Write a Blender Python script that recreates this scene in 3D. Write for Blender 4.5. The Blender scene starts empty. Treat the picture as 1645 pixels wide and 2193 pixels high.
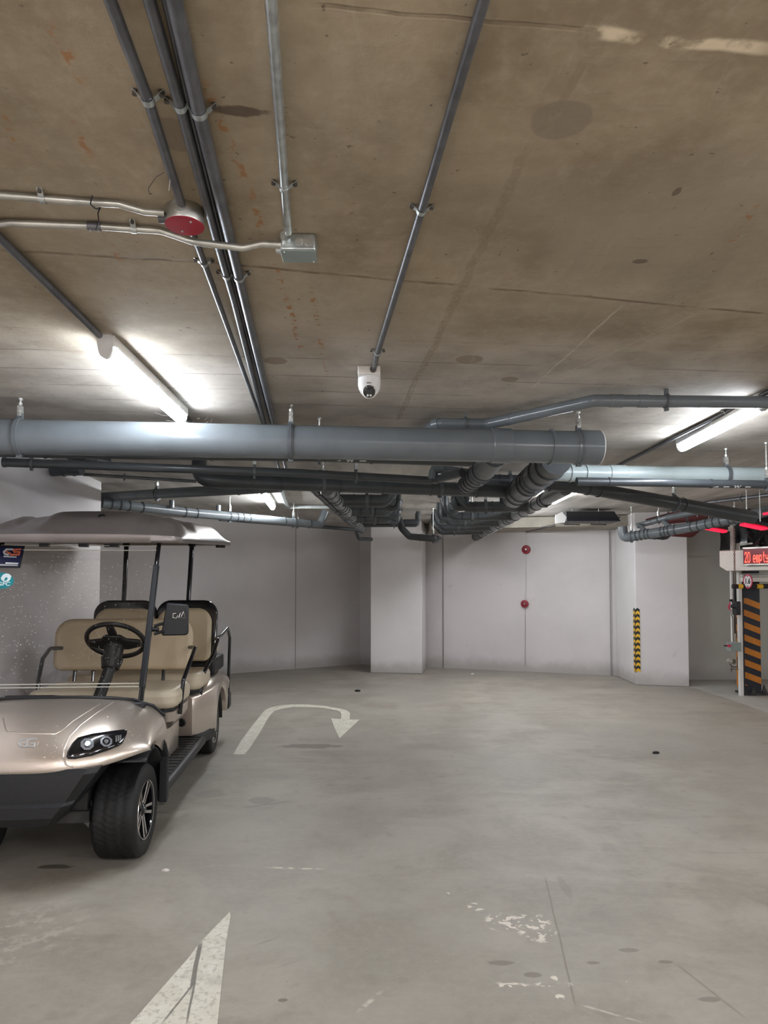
import bpy, bmesh, math, random
from mathutils import Vector, Matrix
from mathutils.bvhtree import BVHTree
random.seed(7)
S = bpy.context.scene
COL = S.collection
PI = math.pi
# ------------------------------------------------------------------ camera
FPX, WPX, HPX = 1520.0, 1645.0, 2193.0
CAMZ, CEIL, HORY = 1.55, 2.65, 1250.0
PITCH = math.radians(2.2)
YC = HORY - FPX*math.tan(PITCH)
cd = bpy.data.cameras.new('camera'); cam = bpy.data.objects.new('camera', cd); COL.objects.link(cam)
cam.location = (0, 0, CAMZ); cam.rotation_euler = (PI/2 + PITCH, 0, 0)
cd.sensor_fit = 'VERTICAL'; cd.sensor_height = 36.0; cd.sensor_width = 27.0
cd.lens = 36.0*FPX/HPX; cd.shift_y = (YC - HPX/2)/HPX
cd.clip_start = .05; cd.clip_end = 200
S.camera = cam
def ray(px, py):
    cx = (px-WPX/2)/FPX; cy = -(py-YC)/FPX
    return Vector((cx, math.cos(PITCH)-math.sin(PITCH)*cy, math.sin(PITCH)+math.cos(PITCH)*cy))
def PZ(px, py, z):
    d = ray(px, py); t = (z-CAMZ)/d.z
    return Vector((0, 0, CAMZ)) + d*t
def PY(px, py, y):
    d = ray(px, py); return Vector((0, 0, CAMZ)) + d*(y/d.y)
def FL(px, py): return PZ(px, py, 0.0)
def CE(px, py): return PZ(px, py, CEIL)
ROOM = math.radians(5.6)                      # room grid turned against the camera axis
RV = Vector((math.cos(ROOM), math.sin(ROOM), 0)); FV = Vector((-math.sin(ROOM), math.cos(ROOM), 0))

# ------------------------------------------------------------------ mesh builder
def V(*a): return Vector(a)
class MB:
    def __init__(s, M=None): s.b = bmesh.new(); s.M = M or Matrix.Identity(4); s.mi = 0
    def v(s, p): return s.b.verts.new(s.M @ Vector(p))
    def f(s, vs):
        try:
            f = s.b.faces.new(vs); f.material_index = s.mi; return f
        except ValueError: return None
    def poly(s, pts): return s.f([s.v(p) for p in pts])
    def box(s, lo, hi, M=None):
        T = M or Matrix.Identity(4)
        x0, y0, z0 = lo; x1, y1, z1 = hi
        q = [s.v(T @ Vector(p)) for p in ((x0,y0,z0),(x1,y0,z0),(x1,y1,z0),(x0,y1,z0),(x0,y0,z1),(x1,y0,z1),(x1,y1,z1),(x0,y1,z1))]
        for i in ((3,2,1,0),(4,5,6,7),(0,1,5,4),(1,2,6,5),(2,3,7,6),(3,0,4,7)): s.f([q[k] for k in i])
        return s
    def prism(s, pts, off):
        """pts: 3-D outline, off: extrusion vector"""
        off = Vector(off); n = len(pts)
        a = [s.v(p) for p in pts]; b = [s.v(Vector(p)+off) for p in pts]
        s.f(a[::-1]); s.f(b)
        for i in range(n): s.f([a[i], a[(i+1)%n], b[(i+1)%n], b[i]])
        return s
    def tube(s, pts, r, n=16, caps=True, squash=1.0):
        pts = [Vector(p) for p in pts]
        P = [pts[0]]
        for p in pts[1:]:
            if (p-P[-1]).length > 1e-5: P.append(p)
        pts = P; m = len(pts)
        if m < 2: return s
        rr = r if isinstance(r, (list, tuple)) else [r]*m
        d = [(pts[i+1]-pts[i]).normalized() for i in range(m-1)]
        tg = [d[0]] + [((d[i-1]+d[i]).normalized() if (d[i-1]+d[i]).length > 1e-4 else d[i]) for i in range(1, m-1)] + [d[-1]]
        up = Vector((0,0,1)) if abs(tg[0].z) < .9 else Vector((1,0,0))
        u = up.cross(tg[0]).normalized(); rings = []
        for i in range(m):
            t = tg[i]
            u = (u - t*u.dot(t)).normalized(); w = t.cross(u)
            st = 1.0
            if 0 < i < m-1:
                c = max(.35, d[i-1].dot(tg[i])); st = 1.0/c
                bend = (d[i]-d[i-1])
                bn = (bend - t*bend.dot(t)); bn = bn.normalized() if bn.length > 1e-5 else None
            else: bn = None
            ring = []
            for k in range(n):
                a = 2*PI*k/n; o = (u*math.cos(a) + w*math.sin(a)*squash)*rr[min(i, len(rr)-1)]
                if bn is not None and st > 1.001: o = o + bn*(o.dot(bn)*(st-1))
                ring.append(s.v(pts[i]+o))
            rings.append(ring)
        for a, b in zip(rings, rings[1:]):
            for k in range(n): s.f([a[k], a[(k+1)%n], b[(k+1)%n], b[k]])
        if caps: s.f(rings[0][::-1]); s.f(rings[-1])
        return s
    def cyl(s, p, q, r, n=20, r2=None): return s.tube([p, q], [r, r if r2 is None else r2], n)
    def lathe(s, prof, M=None, n=32):
        """prof: list of (r, z) turned about local z"""
        T = M or Matrix.Identity(4); rings = []
        for r, z in prof:
            if r < 1e-5: rings.append([s.v(T @ V(0,0,z))])
            else: rings.append([s.v(T @ V(r*math.cos(2*PI*k/n), r*math.sin(2*PI*k/n), z)) for k in range(n)])
        for a, b in zip(rings, rings[1:]):
            for k in range(n):
                k2 = (k+1) % n
                if len(a) == 1 and len(b) == 1: continue
                if len(a) == 1: s.f([a[0], b[k2], b[k]][::-1])
                elif len(b) == 1: s.f([a[k], a[k2], b[0]])
                else: s.f([a[k], a[k2], b[k2], b[k]])
        return s
    def grid(s, rows, close=False):
        vs = [[s.v(p) for p in r] for r in rows]
        for a, b in zip(vs, vs[1:]):
            for k in range(len(a)-1): s.f([a[k], a[k+1], b[k+1], b[k]])
            if close: s.f([a[-1], a[0], b[0], b[-1]])
        return vs
    def build(s, name, mat, parent=None, smooth=True, bevel=0, subd=0, solid=0, ang=35, bseg=2, wn=False):
        bmesh.ops.remove_doubles(s.b, verts=s.b.verts, dist=1e-6)
        bmesh.ops.recalc_face_normals(s.b, faces=s.b.faces)
        me = bpy.data.meshes.new(name); s.b.to_mesh(me); s.b.free()
        for m in (mat if isinstance(mat, (list, tuple)) else [mat]): me.materials.append(m)
        o = bpy.data.objects.new(name, me); COL.objects.link(o)
        if smooth:
            for p in me.polygons: p.use_smooth = True
            if not subd: me.set_sharp_from_angle(angle=math.radians(ang))
        if solid:
            md = o.modifiers.new('thick', 'SOLIDIFY'); md.thickness = solid; md.offset = -1
        if bevel:
            md = o.modifiers.new('bevel', 'BEVEL'); md.width = bevel; md.segments = bseg; md.limit_method = 'ANGLE'; md.angle_limit = math.radians(40)
        if subd:
            md = o.modifiers.new('sub', 'SUBSURF'); md.levels = md.render_levels = subd
        if parent: o.parent = parent; o.matrix_parent_inverse = parent.matrix_basis.inverted()
        return o
def tag(o, label=None, cat=None, group=None, kind=None):
    if label: o['label'] = label
    if cat: o['category'] = cat
    if group: o['group'] = group
    if kind: o['kind'] = kind
    return o
def thing(name, loc, label, cat, group=None, rz=0):
    o = bpy.data.objects.new(name, None); COL.objects.link(o); o.location = loc; o.rotation_euler = (0, 0, rz)
    o.empty_display_size = .1
    return tag(o, label, cat, group)
def fillet(pts, r, seg=6):
    """round the corners of a polyline"""
    pts = [Vector(p) for p in pts]; out = [pts[0]]
    for i in range(1, len(pts)-1):
        a, b, c = pts[i-1], pts[i], pts[i+1]
        d1 = (a-b); d2 = (c-b); ang = d1.angle(d2, PI)
        if ang > math.radians(176): out.append(b); continue
        t = min(r/max(math.tan(ang/2), .05), d1.length*.48, d2.length*.48)
        p = b+d1.normalized()*t; q = b+d2.normalized()*t
        for k in range(seg+1):
            s = k/seg; out.append(p*(1-s)**2 + b*2*s*(1-s) + q*s*s)
    out.append(pts[-1]); return out
def frame(o, z, x=None):
    """matrix with local z along z"""
    z = Vector(z).normalized(); x = Vector(x) if x is not None else (V(0,0,1) if abs(z.z) < .9 else V(1,0,0))
    x = (x - z*x.dot(z)).normalized(); y = z.cross(x)
    M = Matrix((x, y, z)).transposed().to_4x4(); M.translation = Vector(o); return M
def text_mesh(s, size, name, mat, M, parent=None, depth=.001, bold=0.0, shear=0, sx=1.0):
    c = bpy.data.curves.new(name, 'FONT'); c.body = s; c.size = size; c.extrude = depth; c.offset = bold; c.shear = shear
    c.align_x = 'CENTER'; c.align_y = 'CENTER'
    o = bpy.data.objects.new(name+'_src', c); COL.objects.link(o)
    bpy.context.view_layer.update()
    dg = bpy.context.evaluated_depsgraph_get(); me = bpy.data.meshes.new_from_object(o.evaluated_get(dg))
    bpy.data.objects.remove(o); bpy.data.curves.remove(c)
    me.transform(M @ Matrix.Diagonal((sx, 1, 1, 1))); me.materials.clear(); me.materials.append(mat)
    ob = bpy.data.objects.new(name, me); COL.objects.link(ob)
    if parent: ob.parent = parent; ob.matrix_parent_inverse = parent.matrix_basis.inverted()
    return ob

# ------------------------------------------------------------------ node helper
class NT:
    def __init__(s, name):
        s.m = bpy.data.materials.new(name); s.m.use_nodes = True; s.t = s.m.node_tree; s.t.nodes.clear()
        s.out = s.t.nodes.new('ShaderNodeOutputMaterial'); s.p = s.t.nodes.new('ShaderNodeBsdfPrincipled')
        s.t.links.new(s.p.outputs[0], s.out.inputs[0])
        s.g = s.t.nodes.new('ShaderNodeNewGeometry'); s.pos = s.g.outputs['Position']
    def n(s, typ, **k):
        x = s.t.nodes.new(typ)
        for a, b in k.items(): setattr(x, a, b)
        return x
    def set(s, sock, v):
        if isinstance(v, bpy.types.NodeSocket): s.t.links.new(v, sock)
        else: sock.default_value = v
    def math(s, op, a, b=0.0, c=None, clamp=False):
        x = s.n('ShaderNodeMath', operation=op, use_clamp=clamp); s.set(x.inputs[0], a); s.set(x.inputs[1], b)
        if c is not None: s.set(x.inputs[2], c)
        return x.outputs[0]
    def ss(s, a, lo, hi):      # smoothstep
        x = s.n('ShaderNodeMapRange', interpolation_type='SMOOTHSTEP'); s.set(x.inputs[0], a); x.inputs[1].default_value = lo; x.inputs[2].default_value = hi
        return x.outputs[0]
    def lerp(s, a, lo, hi):
        x = s.n('ShaderNodeMapRange'); s.set(x.inputs[0], a); x.inputs[3].default_value = lo; x.inputs[4].default_value = hi; return x.outputs[0]
    def vmul(s, a, b):
        x = s.n('ShaderNodeVectorMath', operation='MULTIPLY'); s.set(x.inputs[0], a); s.set(x.inputs[1], b); return x.outputs[0]
    def dot(s, a, b):
        x = s.n('ShaderNodeVectorMath', operation='DOT_PRODUCT'); s.set(x.inputs[0], a); s.set(x.inputs[1], b); return x.outputs['Value']
    def noise(s, sc, det=4, rough=.55, vec=None, dist=0):
        x = s.n('ShaderNodeTexNoise'); x.inputs['Scale'].default_value = sc; x.inputs['Detail'].default_value = det
        x.inputs['Roughness'].default_value = rough; x.inputs['Distortion'].default_value = dist
        s.set(x.inputs['Vector'], vec if vec is not None else s.pos); return x.outputs[0]
    def mix(s, f, a, b):
        x = s.n('ShaderNodeMix', data_type='RGBA'); s.set(x.inputs[0], f)
        for i, c in ((6, a), (7, b)):
            s.set(x.inputs[i], c if isinstance(c, bpy.types.NodeSocket) else (*c[:3], 1))
        return x.outputs[2]
    def bump(s, h, st=.3, dist=.01):
        x = s.n('ShaderNodeBump'); x.inputs['Strength'].default_value = st; x.inputs['Distance'].default_value = dist
        s.set(x.inputs['Height'], h); s.t.links.new(x.outputs[0], s.p.inputs['Normal'])
    def rotframe(s):           # position in the room grid
        return s.dot(s.pos, tuple(RV)), s.dot(s.pos, tuple(FV))
    def line(s, p, q, w, wob=.01, ext=0.0):
        """soft mask along segment p-q (plan)"""
        p = Vector((p[0], p[1])); q = Vector((q[0], q[1])); d = (q-p); L = d.length; d /= L; nn = Vector((-d.y, d.x))
        a = s.math('SUBTRACT', s.dot(s.pos, (nn.x, nn.y, 0)), nn.dot(p))
        a = s.math('ADD', a, s.math('MULTIPLY', s.math('SUBTRACT', s.noise(3.0, 3), .5), wob*2))
        m = s.math('SUBTRACT', 1.0, s.ss(s.math('ABSOLUTE', a), w*.4, w))
        t = s.math('SUBTRACT', s.dot(s.pos, (d.x, d.y, 0)), d.dot(p))
        e = s.math('MULTIPLY', s.ss(t, -.05-ext, .05-ext), s.math('SUBTRACT', 1.0, s.ss(t, L+ext-.05, L+ext+.05)))
        return s.math('MULTIPLY', m, e)
    def blob(s, c, rx, ry, ang=0, soft=.25, wob=.3, ns=6):
        """elliptic mask with a wobbly rim"""
        ca, sa = math.cos(ang), math.sin(ang)
        a = s.math('DIVIDE', s.math('SUBTRACT', s.dot(s.pos, (ca, sa, 0)), ca*c[0]+sa*c[1]), rx)
        b = s.math('DIVIDE', s.math('SUBTRACT', s.dot(s.pos, (-sa, ca, 0)), -sa*c[0]+ca*c[1]), ry)
        r = s.math('SQRT', s.math('ADD', s.math('MULTIPLY', a, a), s.math('MULTIPLY', b, b)))
        r = s.math('ADD', r, s.math('MULTIPLY', s.math('SUBTRACT', s.noise(ns, 4), .5), wob*2))
        return s.math('SUBTRACT', 1.0, s.ss(r, 1-soft, 1+soft*.2))
def mat(name, col, rough=.5, metal=0, noise=.0, ns=20, bump=0, coat=0, emit=None, es=0, trans=0, ior=1.45, nsv=None, spec=.5):
    k = NT(name); p = k.p
    p.inputs['Roughness'].default_value = rough; p.inputs['Metallic'].default_value = metal
    p.inputs['Specular IOR Level'].default_value = spec
    tc = k.n('ShaderNodeTexCoord').outputs['Object']
    nz = k.noise(ns, 4, vec=tc)
    a = tuple(c*(1-noise) for c in col); b = tuple(min(1, c*(1+noise)) for c in col)
    k.set(p.inputs['Base Color'], k.mix(k.ss(nz, .3, .7), a, b))
    if coat: p.inputs['Coat Weight'].default_value = coat; p.inputs['Coat Roughness'].default_value = .08
    if bump: k.bump(nz, bump, .003)
    if emit: p.inputs['Emission Color'].default_value = (*emit, 1); p.inputs['Emission Strength'].default_value = es
    if trans: p.inputs['Transmission Weight'].default_value = trans; p.inputs['IOR'].default_value = ior
    return k.m
# ------------------------------------------------------------------ materials
def concrete_ceiling():
    k = NT('ceiling_concrete'); r, f = k.rotframe()
    big = k.noise(.55, 4, .6); med = k.noise(2.6, 5, .62); fine = k.noise(17, 6, .7)
    st = k.noise(1.0, 5, .6, vec=k.vmul(k.pos, (5.0, .9, 1)))
    c = k.mix(k.ss(med, .36, .66), (.215, .172, .116), (.315, .262, .186))
    c = k.mix(k.math('MULTIPLY', k.ss(big, .42, .62), .65), c, (.36, .32, .255))
    c = k.mix(k.math('MULTIPLY', k.ss(st, .5, .72), .35), c, (.20, .17, .125))
    c = k.mix(k.math('MULTIPLY', k.ss(fine, .42, .75), .35), c, (.40, .36, .28))
    # slab painted greyer and paler deeper in, cool lamp light put into the colour
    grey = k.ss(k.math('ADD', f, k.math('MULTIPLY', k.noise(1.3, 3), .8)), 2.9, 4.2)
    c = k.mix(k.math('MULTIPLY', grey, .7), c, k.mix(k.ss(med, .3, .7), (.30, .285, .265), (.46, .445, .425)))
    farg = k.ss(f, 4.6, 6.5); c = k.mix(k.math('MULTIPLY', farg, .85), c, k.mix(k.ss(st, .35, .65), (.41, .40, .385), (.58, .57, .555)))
    # board joints running across
    def boards(sp, w, lo, hi, amt):
        wob = k.math('MULTIPLY', k.math('SUBTRACT', k.noise(1.6, 3), .5), .05)
        t = k.math('FRACT', k.math('DIVIDE', k.math('ADD', f, wob), sp))
        m = k.math('SUBTRACT', 1.0, k.ss(k.math('ABSOLUTE', k.math('SUBTRACT', t, .5)), w*.3/sp, w/sp))
        m = k.math('MULTIPLY', m, k.ss(k.noise(2.2, 4), .38, .6))
        m = k.math('MULTIPLY', m, k.ss(f, lo, hi))
        return k.math('MULTIPLY', m, amt)
    b1 = boards(.30, .008, 3.0, 3.4, .6); b2 = boards(.1, .006, 5, 6.5, .35)
    c = k.mix(b1, c, (.10, .08, .06)); c = k.mix(b2, c, (.14, .12, .10))
    # pour joints and the ridge
    J = [(CE(0, 535), CE(430, 562), .012, (.12, .09, .06), .7), (CE(430, 562), CE(1645, 672), .012, (.13, .095, .06), .75),
         (CE(700, 15), CE(1240, 62), .008, (.16, .12, .08), .6), (CE(1130, 330), CE(850, 900), .022, (.19, .15, .10), .5),
         (CE(1245, 150), CE(1130, 330), .015, (.2, .16, .11), .5), (CE(1325, 660), CE(1140, 830), .008, (.5, .46, .38), .6),
         (CE(1500, 670), CE(1210, 800), .006, (.45, .42, .35), .5)]
    hj = None
    for p, q, w, col, amt in J:
        m = k.math('MULTIPLY', k.line(p, q, w, .02 if w < .02 else .035), k.math('MULTIPLY', k.ss(k.noise(9 if w < .02 else 34, 5), .3, .6), amt))
        c = k.mix(m, c, col); hj = m if hj is None else k.math('MAXIMUM', hj, m)
    m = k.line(CE(1240, 62), CE(1645, 108), .022, .03); m = k.math('MULTIPLY', m, k.ss(k.noise(7, 5), .42, .55))
    c = k.mix(m, c, (.62, .54, .40))
    # grout patches
    for (x, y, rx, ry) in ((1200, 258, .075, .075), (375, 290, .055, .07), (1005, 770, .07, .07), (590, 773, .06, .06), (1092, 812, .05, .05)):
        q = CE(x, y); c = k.mix(k.math('MULTIPLY', k.blob(q, rx, ry, 0, .12, .12, 12), .75), c, (.20, .165, .125))
    for (x, y, rx, ry) in ((510, 238, .085, .02), (1370, 560, .03, .02), (1450, 410, .012, .03)):
        q = CE(x, y); c = k.mix(k.math('MULTIPLY', k.blob(q, rx, ry, ROOM, .3, .5, 30), .8), c, (.07, .05, .04))
    # damp, darker area on the right
    q = CE(1350, 480); c = k.mix(k.math('MULTIPLY', k.blob(q, 1.0, .45, .3, .5, .5, 2), .35), c, (.17, .135, .095))
    # rust streaks
    for (x0, y0, x1, y1) in ((440, 180, 540, 420), (540, 420, 565, 520), (590, 570, 650, 760), (665, 620, 700, 800), (0, 240, 60, 340), (150, 260, 190, 330), (110, 60, 180, 180), (215, 480, 260, 560), (1620, 440, 1560, 530)):
        m = k.math('MULTIPLY', k.line(CE(x0, y0), CE(x1, y1), .016, .012), k.ss(k.noise(26, 3), .5, .62))
        c = k.mix(k.math('MULTIPLY', m, .75), c, (.27, .12, .04))
    # small dark pits
    c = k.mix(k.math('MULTIPLY', k.ss(k.noise(38, 2), .70, .76), .6), c, (.06, .045, .035))
    k.set(k.p.inputs['Base Color'], c); k.set(k.p.inputs['Base Color'], k.vmul(c, (1.14, 1.10, 1.06))); k.set(k.p.inputs['Roughness'], k.lerp(med, .75, .9))
    k.p.inputs['Specular IOR Level'].default_value = .3
    scr = k.noise(1.0, 6, .7, vec=k.vmul(k.pos, (3.0, 26, 1)), dist=1.5); scr2 = k.ss(scr, .55, .72)
    c = k.mix(k.math('MULTIPLY', scr2, .22), c, (.16, .135, .105)); wp = k.ss(k.noise(1.4, 7, .75, vec=k.vmul(k.pos, (9, 2.2, 1)), dist=.8), .56, .70); c = k.mix(k.math('MULTIPLY', wp, .22), c, (.42, .38, .31))
    k.set(k.p.inputs['Base Color'], k.vmul(c, (1.14, 1.10, 1.06)))
    h = k.math('ADD', k.math('MULTIPLY', med, .5), k.math('ADD', k.math('MULTIPLY', fine, .25), k.math('MULTIPLY', k.math('ADD', b1, k.math('ADD', b2, hj)), -.8)))
    k.bump(h, .55, .012); return k.m
def concrete_floor():
    k = NT('floor_concrete')
    big = k.noise(.45, 4, .6, dist=.6); med = k.noise(1.8, 6, .65, dist=.4); fine = k.noise(22, 6, .7); sp = k.noise(60, 3, .6)
    c = k.mix(k.ss(med, .33, .66), (.25, .232, .205), (.365, .352, .322)); lat = k.noise(1.0, 6, .65, vec=k.vmul(k.pos, (.8, 3.2, 1)), dist=.8); c = k.mix(k.math('MULTIPLY', k.ss(lat, .52, .68), .35), c, (.21, .195, .17)); c = k.mix(k.math('MULTIPLY', k.ss(lat, .46, .32), .3), c, (.43, .42, .39))
    c = k.mix(k.math('MULTIPLY', k.ss(big, .4, .62), .6), c, (.30, .295, .275))
    c = k.mix(k.math('MULTIPLY', k.ss(fine, .35, .75), .35), c, (.40, .385, .35))
    c = k.mix(k.math('MULTIPLY', k.ss(sp, .66, .74), .5), c, (.13, .12, .10))
    c = k.mix(k.math('MULTIPLY', k.ss(k.noise(5.5, 4, .6), .60, .70), .35), c, (.20, .185, .165))
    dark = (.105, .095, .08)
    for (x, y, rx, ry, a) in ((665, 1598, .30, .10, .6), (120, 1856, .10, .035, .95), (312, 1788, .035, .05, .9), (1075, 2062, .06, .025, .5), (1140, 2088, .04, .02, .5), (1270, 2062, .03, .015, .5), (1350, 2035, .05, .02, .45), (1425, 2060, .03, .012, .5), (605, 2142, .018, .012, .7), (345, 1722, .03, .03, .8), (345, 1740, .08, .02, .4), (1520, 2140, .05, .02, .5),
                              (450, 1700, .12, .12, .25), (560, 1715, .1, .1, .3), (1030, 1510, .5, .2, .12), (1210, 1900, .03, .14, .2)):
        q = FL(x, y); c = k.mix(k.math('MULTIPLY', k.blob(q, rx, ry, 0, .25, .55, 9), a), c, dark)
    for (x, y, rx, ry) in ((1075, 1975, .10, .10), (1020, 1942, .05, .05), (965, 1914, .05, .02), (1195, 2108, .10, .02), (1095, 2110, .07, .018), (1185, 2095, .02, .025), (1200, 2135, .02, .02), (1350, 2103, .02, .012), (1145, 1985, .1, .15)):
        q = FL(x, y); m = k.math('MULTIPLY', k.blob(q, rx, ry, 0, .3, .3, 12), k.ss(k.noise(24, 3), .52, .58)); c = k.mix(m, c, (.68, .66, .62))
    q = FL(20, 2000); c = k.mix(k.math('MULTIPLY', k.math('MULTIPLY', k.blob(q, .35, .4, 0, .6, .5, 3), k.ss(k.noise(11, 5, .7), .48, .62)), .35), c, (.60, .58, .54))
    for (x0, y0, x1, y1, w, a) in ((582, 1858, 682, 1861, .014, .8), (775, 2160, 812, 2130, .012, .6), (1240, 2150, 1360, 2185, .008, .5), (1065, 2105, 1125, 2108, .012, .8)):
        m = k.math('MULTIPLY', k.line(FL(x0, y0), FL(x1, y1), w, .015), k.ss(k.noise(18, 3), .4, .55)); c = k.mix(k.math('MULTIPLY', m, a), c, (.66, .63, .58))
    for (x0, y0, x1, y1, w, a) in ((1168, 1880, 1232, 2150, .006, .5), (1455, 2070, 1590, 2175, .008, .4), (550, 2023, 590, 2010, .006, .5), (600, 2070, 630, 2060, .005, .4), (520, 1730, 620, 1716, .02, .35)):
        c = k.mix(k.math('MULTIPLY', k.line(FL(x0, y0), FL(x1, y1), w, .006), a), c, (.13, .115, .10))
    k.set(k.p.inputs['Base Color'], c)
    k.set(k.p.inputs['Base Color'], k.vmul(c, (1.02, .965, .89)))
    k.set(k.p.inputs['Roughness'], k.lerp(k.math('ADD', k.math('MULTIPLY', med, .7), k.math('MULTIPLY', fine, .3)), .38, .68))
    k.p.inputs['Specular IOR Level'].default_value = .45
    k.bump(k.math('ADD', med, k.math('MULTIPLY', fine, .25)), .25, .006); return k.m
def wall_paint(name, col=(.68, .645, .64), seams=None):
    k = NT(name); n1 = k.noise(.8, 4, .6); n2 = k.noise(30, 5, .6); n3 = k.noise(3, 5, .65)
    c = k.mix(k.ss(n1, .35, .65), tuple(v*.94 for v in col), tuple(min(1, v*1.03) for v in col))
    z = k.dot(k.pos, (0, 0, 1))
    low = k.math('SUBTRACT', 1.0, k.ss(k.math('ADD', z, k.math('MULTIPLY', n3, -.25)), -.1, .16))   # scuffed, splashed foot of the wall
    c = k.mix(k.math('MULTIPLY', low, .7), c, (.33, .31, .29))
    c = k.mix(k.math('MULTIPLY', k.ss(k.noise(4.5, 3), .68, .76), .3), c, (.42, .40, .37))
    k.set(k.p.inputs['Base Color'], c); k.p.inputs['Roughness'].default_value = .62
    k.bump(k.math('ADD', n2, n3), .12, .004); return k.m
M = {}
M['ceil'] = concrete_ceiling(); M['floor'] = concrete_floor()
M['wall'] = wall_paint('wall_paint'); M['wallR'] = wall_paint('wall_bare_render', (.46, .445, .40)); M['pillar'] = wall_paint('pillar_paint', (.71, .68, .675))
M['rawband'] = mat('raw_concrete', (.34, .31, .26), .85, noise=.15, ns=4, bump=.3)
M['seam'] = mat('seam_dark', (.25, .235, .23), .8, noise=.1)
M['pvc'] = mat('pvc_grey', (.135, .150, .160), .22, noise=.07, ns=5, spec=.5)
M['pvch'] = mat('pvc_header_lamplit', (.19, .20, .205), .3, noise=.1, ns=5)  # paler grey for the headers, glow of the distant lamps put into the colour
M['pvcd'] = mat('pvc_dark_grey', (.05, .056, .061), .33, noise=.12, ns=5)
M['pvcm'] = mat('pvc_mid_grey', (.10, .11, .118), .32, noise=.1, ns=5)
M['pvcl'] = mat('pvc_light_grey', (.38, .44, .44), .3, noise=.05, ns=5)
M['pvcr'] = mat('pipe_red_brown', (.13, .03, .03), .4, noise=.15, ns=5)
M['ring'] = mat('pvc_socket_edge', (.04, .045, .05), .4)
M['white_rim'] = mat('white_rim', (.7, .7, .68), .5)
M['galv'] = mat('galvanised_steel', (.52, .55, .54), .33, metal=.9, noise=.18, ns=30)
M['galvd'] = mat('dull_steel_conduit', (.14, .14, .148), .42, metal=.7, noise=.2, ns=12)
M['galvw'] = mat('bright_steel_conduit', (.50, .49, .44), .36, metal=.85, noise=.2, ns=14)
M['rust'] = mat('dark_bolt', (.10, .085, .075), .6, metal=.5, noise=.3)
M['zinc'] = mat('zinc_hanger', (.55, .55, .52), .4, metal=.8, noise=.2, ns=60)
M['red'] = mat('red_plate', (.32, .012, .03), .42, noise=.08)
M['boxg'] = mat('grey_box_lid', (.22, .26, .245), .4, noise=.06)
M['cream'] = mat('cream_plastic', (.66, .62, .56), .4, noise=.03)
M['lampw'] = mat('lamp_housing', (.62, .60, .57), .45, noise=.04)
M['clear'] = mat('lamp_trim', (.8, .85, .88), .2, noise=.02)
M['black'] = mat('black_plastic', (.006, .006, .007), .38, noise=.15, ns=30)
M['glossblack'] = mat('gloss_black', (.006, .006, .008), .1, coat=.5)
M['glassgrey'] = mat('dark_lens', (.02, .02, .03), .08)
M['white'] = mat('white_paint', (.70, .69, .68), .45, noise=.03)
M['lit'] = mat('lit_diffuser', (.9, .93, 1), .3, emit=(.84, .91, 1.0), es=21.0)
M['litfar'] = mat('lit_tube', (.9, .93, 1), .3, emit=(.92, .96, 1.0), es=21.0)
M['litadded'] = mat('added_lamp_tube', (.9, .93, 1), .3, emit=(.95, .96, 1.0), es=34.0)  # stronger tube for the added lamps out of view
M['redlit'] = mat('red_lit_tube', (.5, .0, .02), .3, emit=(1.0, .008, .03), es=.75)
def marking():
    k = NT('road_paint'); n = k.noise(9, 5, .65); n2 = k.noise(45, 4, .6)
    c = k.mix(k.ss(n, .35, .7), (.60, .57, .47), (.70, .67, .58)); c = k.mix(k.math('MULTIPLY', k.ss(n2, .5, .66), .55), c, (.33, .30, .25))
    c = k.mix(k.math('MULTIPLY', k.ss(k.noise(4, 4), .6, .68), .5), c, (.40, .37, .31))
    for (x0, y0, x1, y1, w) in ((432, 2020, 400, 2193, .006), (412, 2110, 350, 2190, .006), (428, 2020, 408, 2120, .008)):
        c = k.mix(k.math('MULTIPLY', k.line(FL(x0, y0), FL(x1, y1), w, .006), .8), c, (.10, .09, .075))
    q = FL(385, 2110); 
    k.set(k.p.inputs['Base Color'], c); k.p.inputs['Roughness'].default_value = .6; k.bump(n2, .2, .003); return k.m
M['paint'] = marking()
M['strip'] = mat('pale_screed', (.40, .385, .345), .55, noise=.12, ns=3, bump=.1)
# golf cart
def champagne():
    k = NT('champagne_metallic'); tc = k.n('ShaderNodeTexCoord').outputs['Object']
    c = k.mix(k.noise(3, 2, vec=tc), (.64, .55, .47), (.70, .61, .53)); fl = k.noise(420, 2, .6, vec=tc)
    c = k.mix(k.math('MULTIPLY', k.ss(fl, .5, .8), .35), c, (.78, .70, .62))
    k.set(k.p.inputs['Base Color'], c); k.p.inputs['Metallic'].default_value = .8; k.p.inputs['Roughness'].default_value = .30
    k.p.inputs['Coat Weight'].default_value = .7; k.p.inputs['Coat Roughness'].default_value = .06
    d = k.noise(70, 1, .3, vec=tc); k.bump(k.ss(d, .70, .74), .35, .002); return k.m
M['champ'] = champagne()
M['roof'] = mat('roof_metallic_brown', (.235, .20, .185), .30, metal=.55, noise=.08, ns=4, coat=.35)
M['vinyl'] = mat('beige_vinyl', (.56, .45, .30), .42, noise=.05, ns=6, bump=.05)
M['vinylp'] = mat('pale_beige_vinyl', (.62, .53, .39), .42, noise=.05, ns=6, bump=.05)
M['rubber'] = mat('tyre_rubber', (.006, .006, .0065), .6, noise=.3, ns=40)
M['trim'] = mat('textured_black_trim', (.010, .0105, .012), .48, noise=.25, ns=60, bump=.15)
M['tubeb'] = mat('gloss_black_tube', (.008, .008, .010), .16, coat=.6)
M['tubem'] = mat('satin_black_post', (.007, .008, .011), .32)
M['alloy'] = mat('machined_alloy', (.72, .70, .70), .2, metal=1.0)
M['chrome'] = mat('chrome', (.75, .73, .70), .15, metal=1.0)
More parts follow.
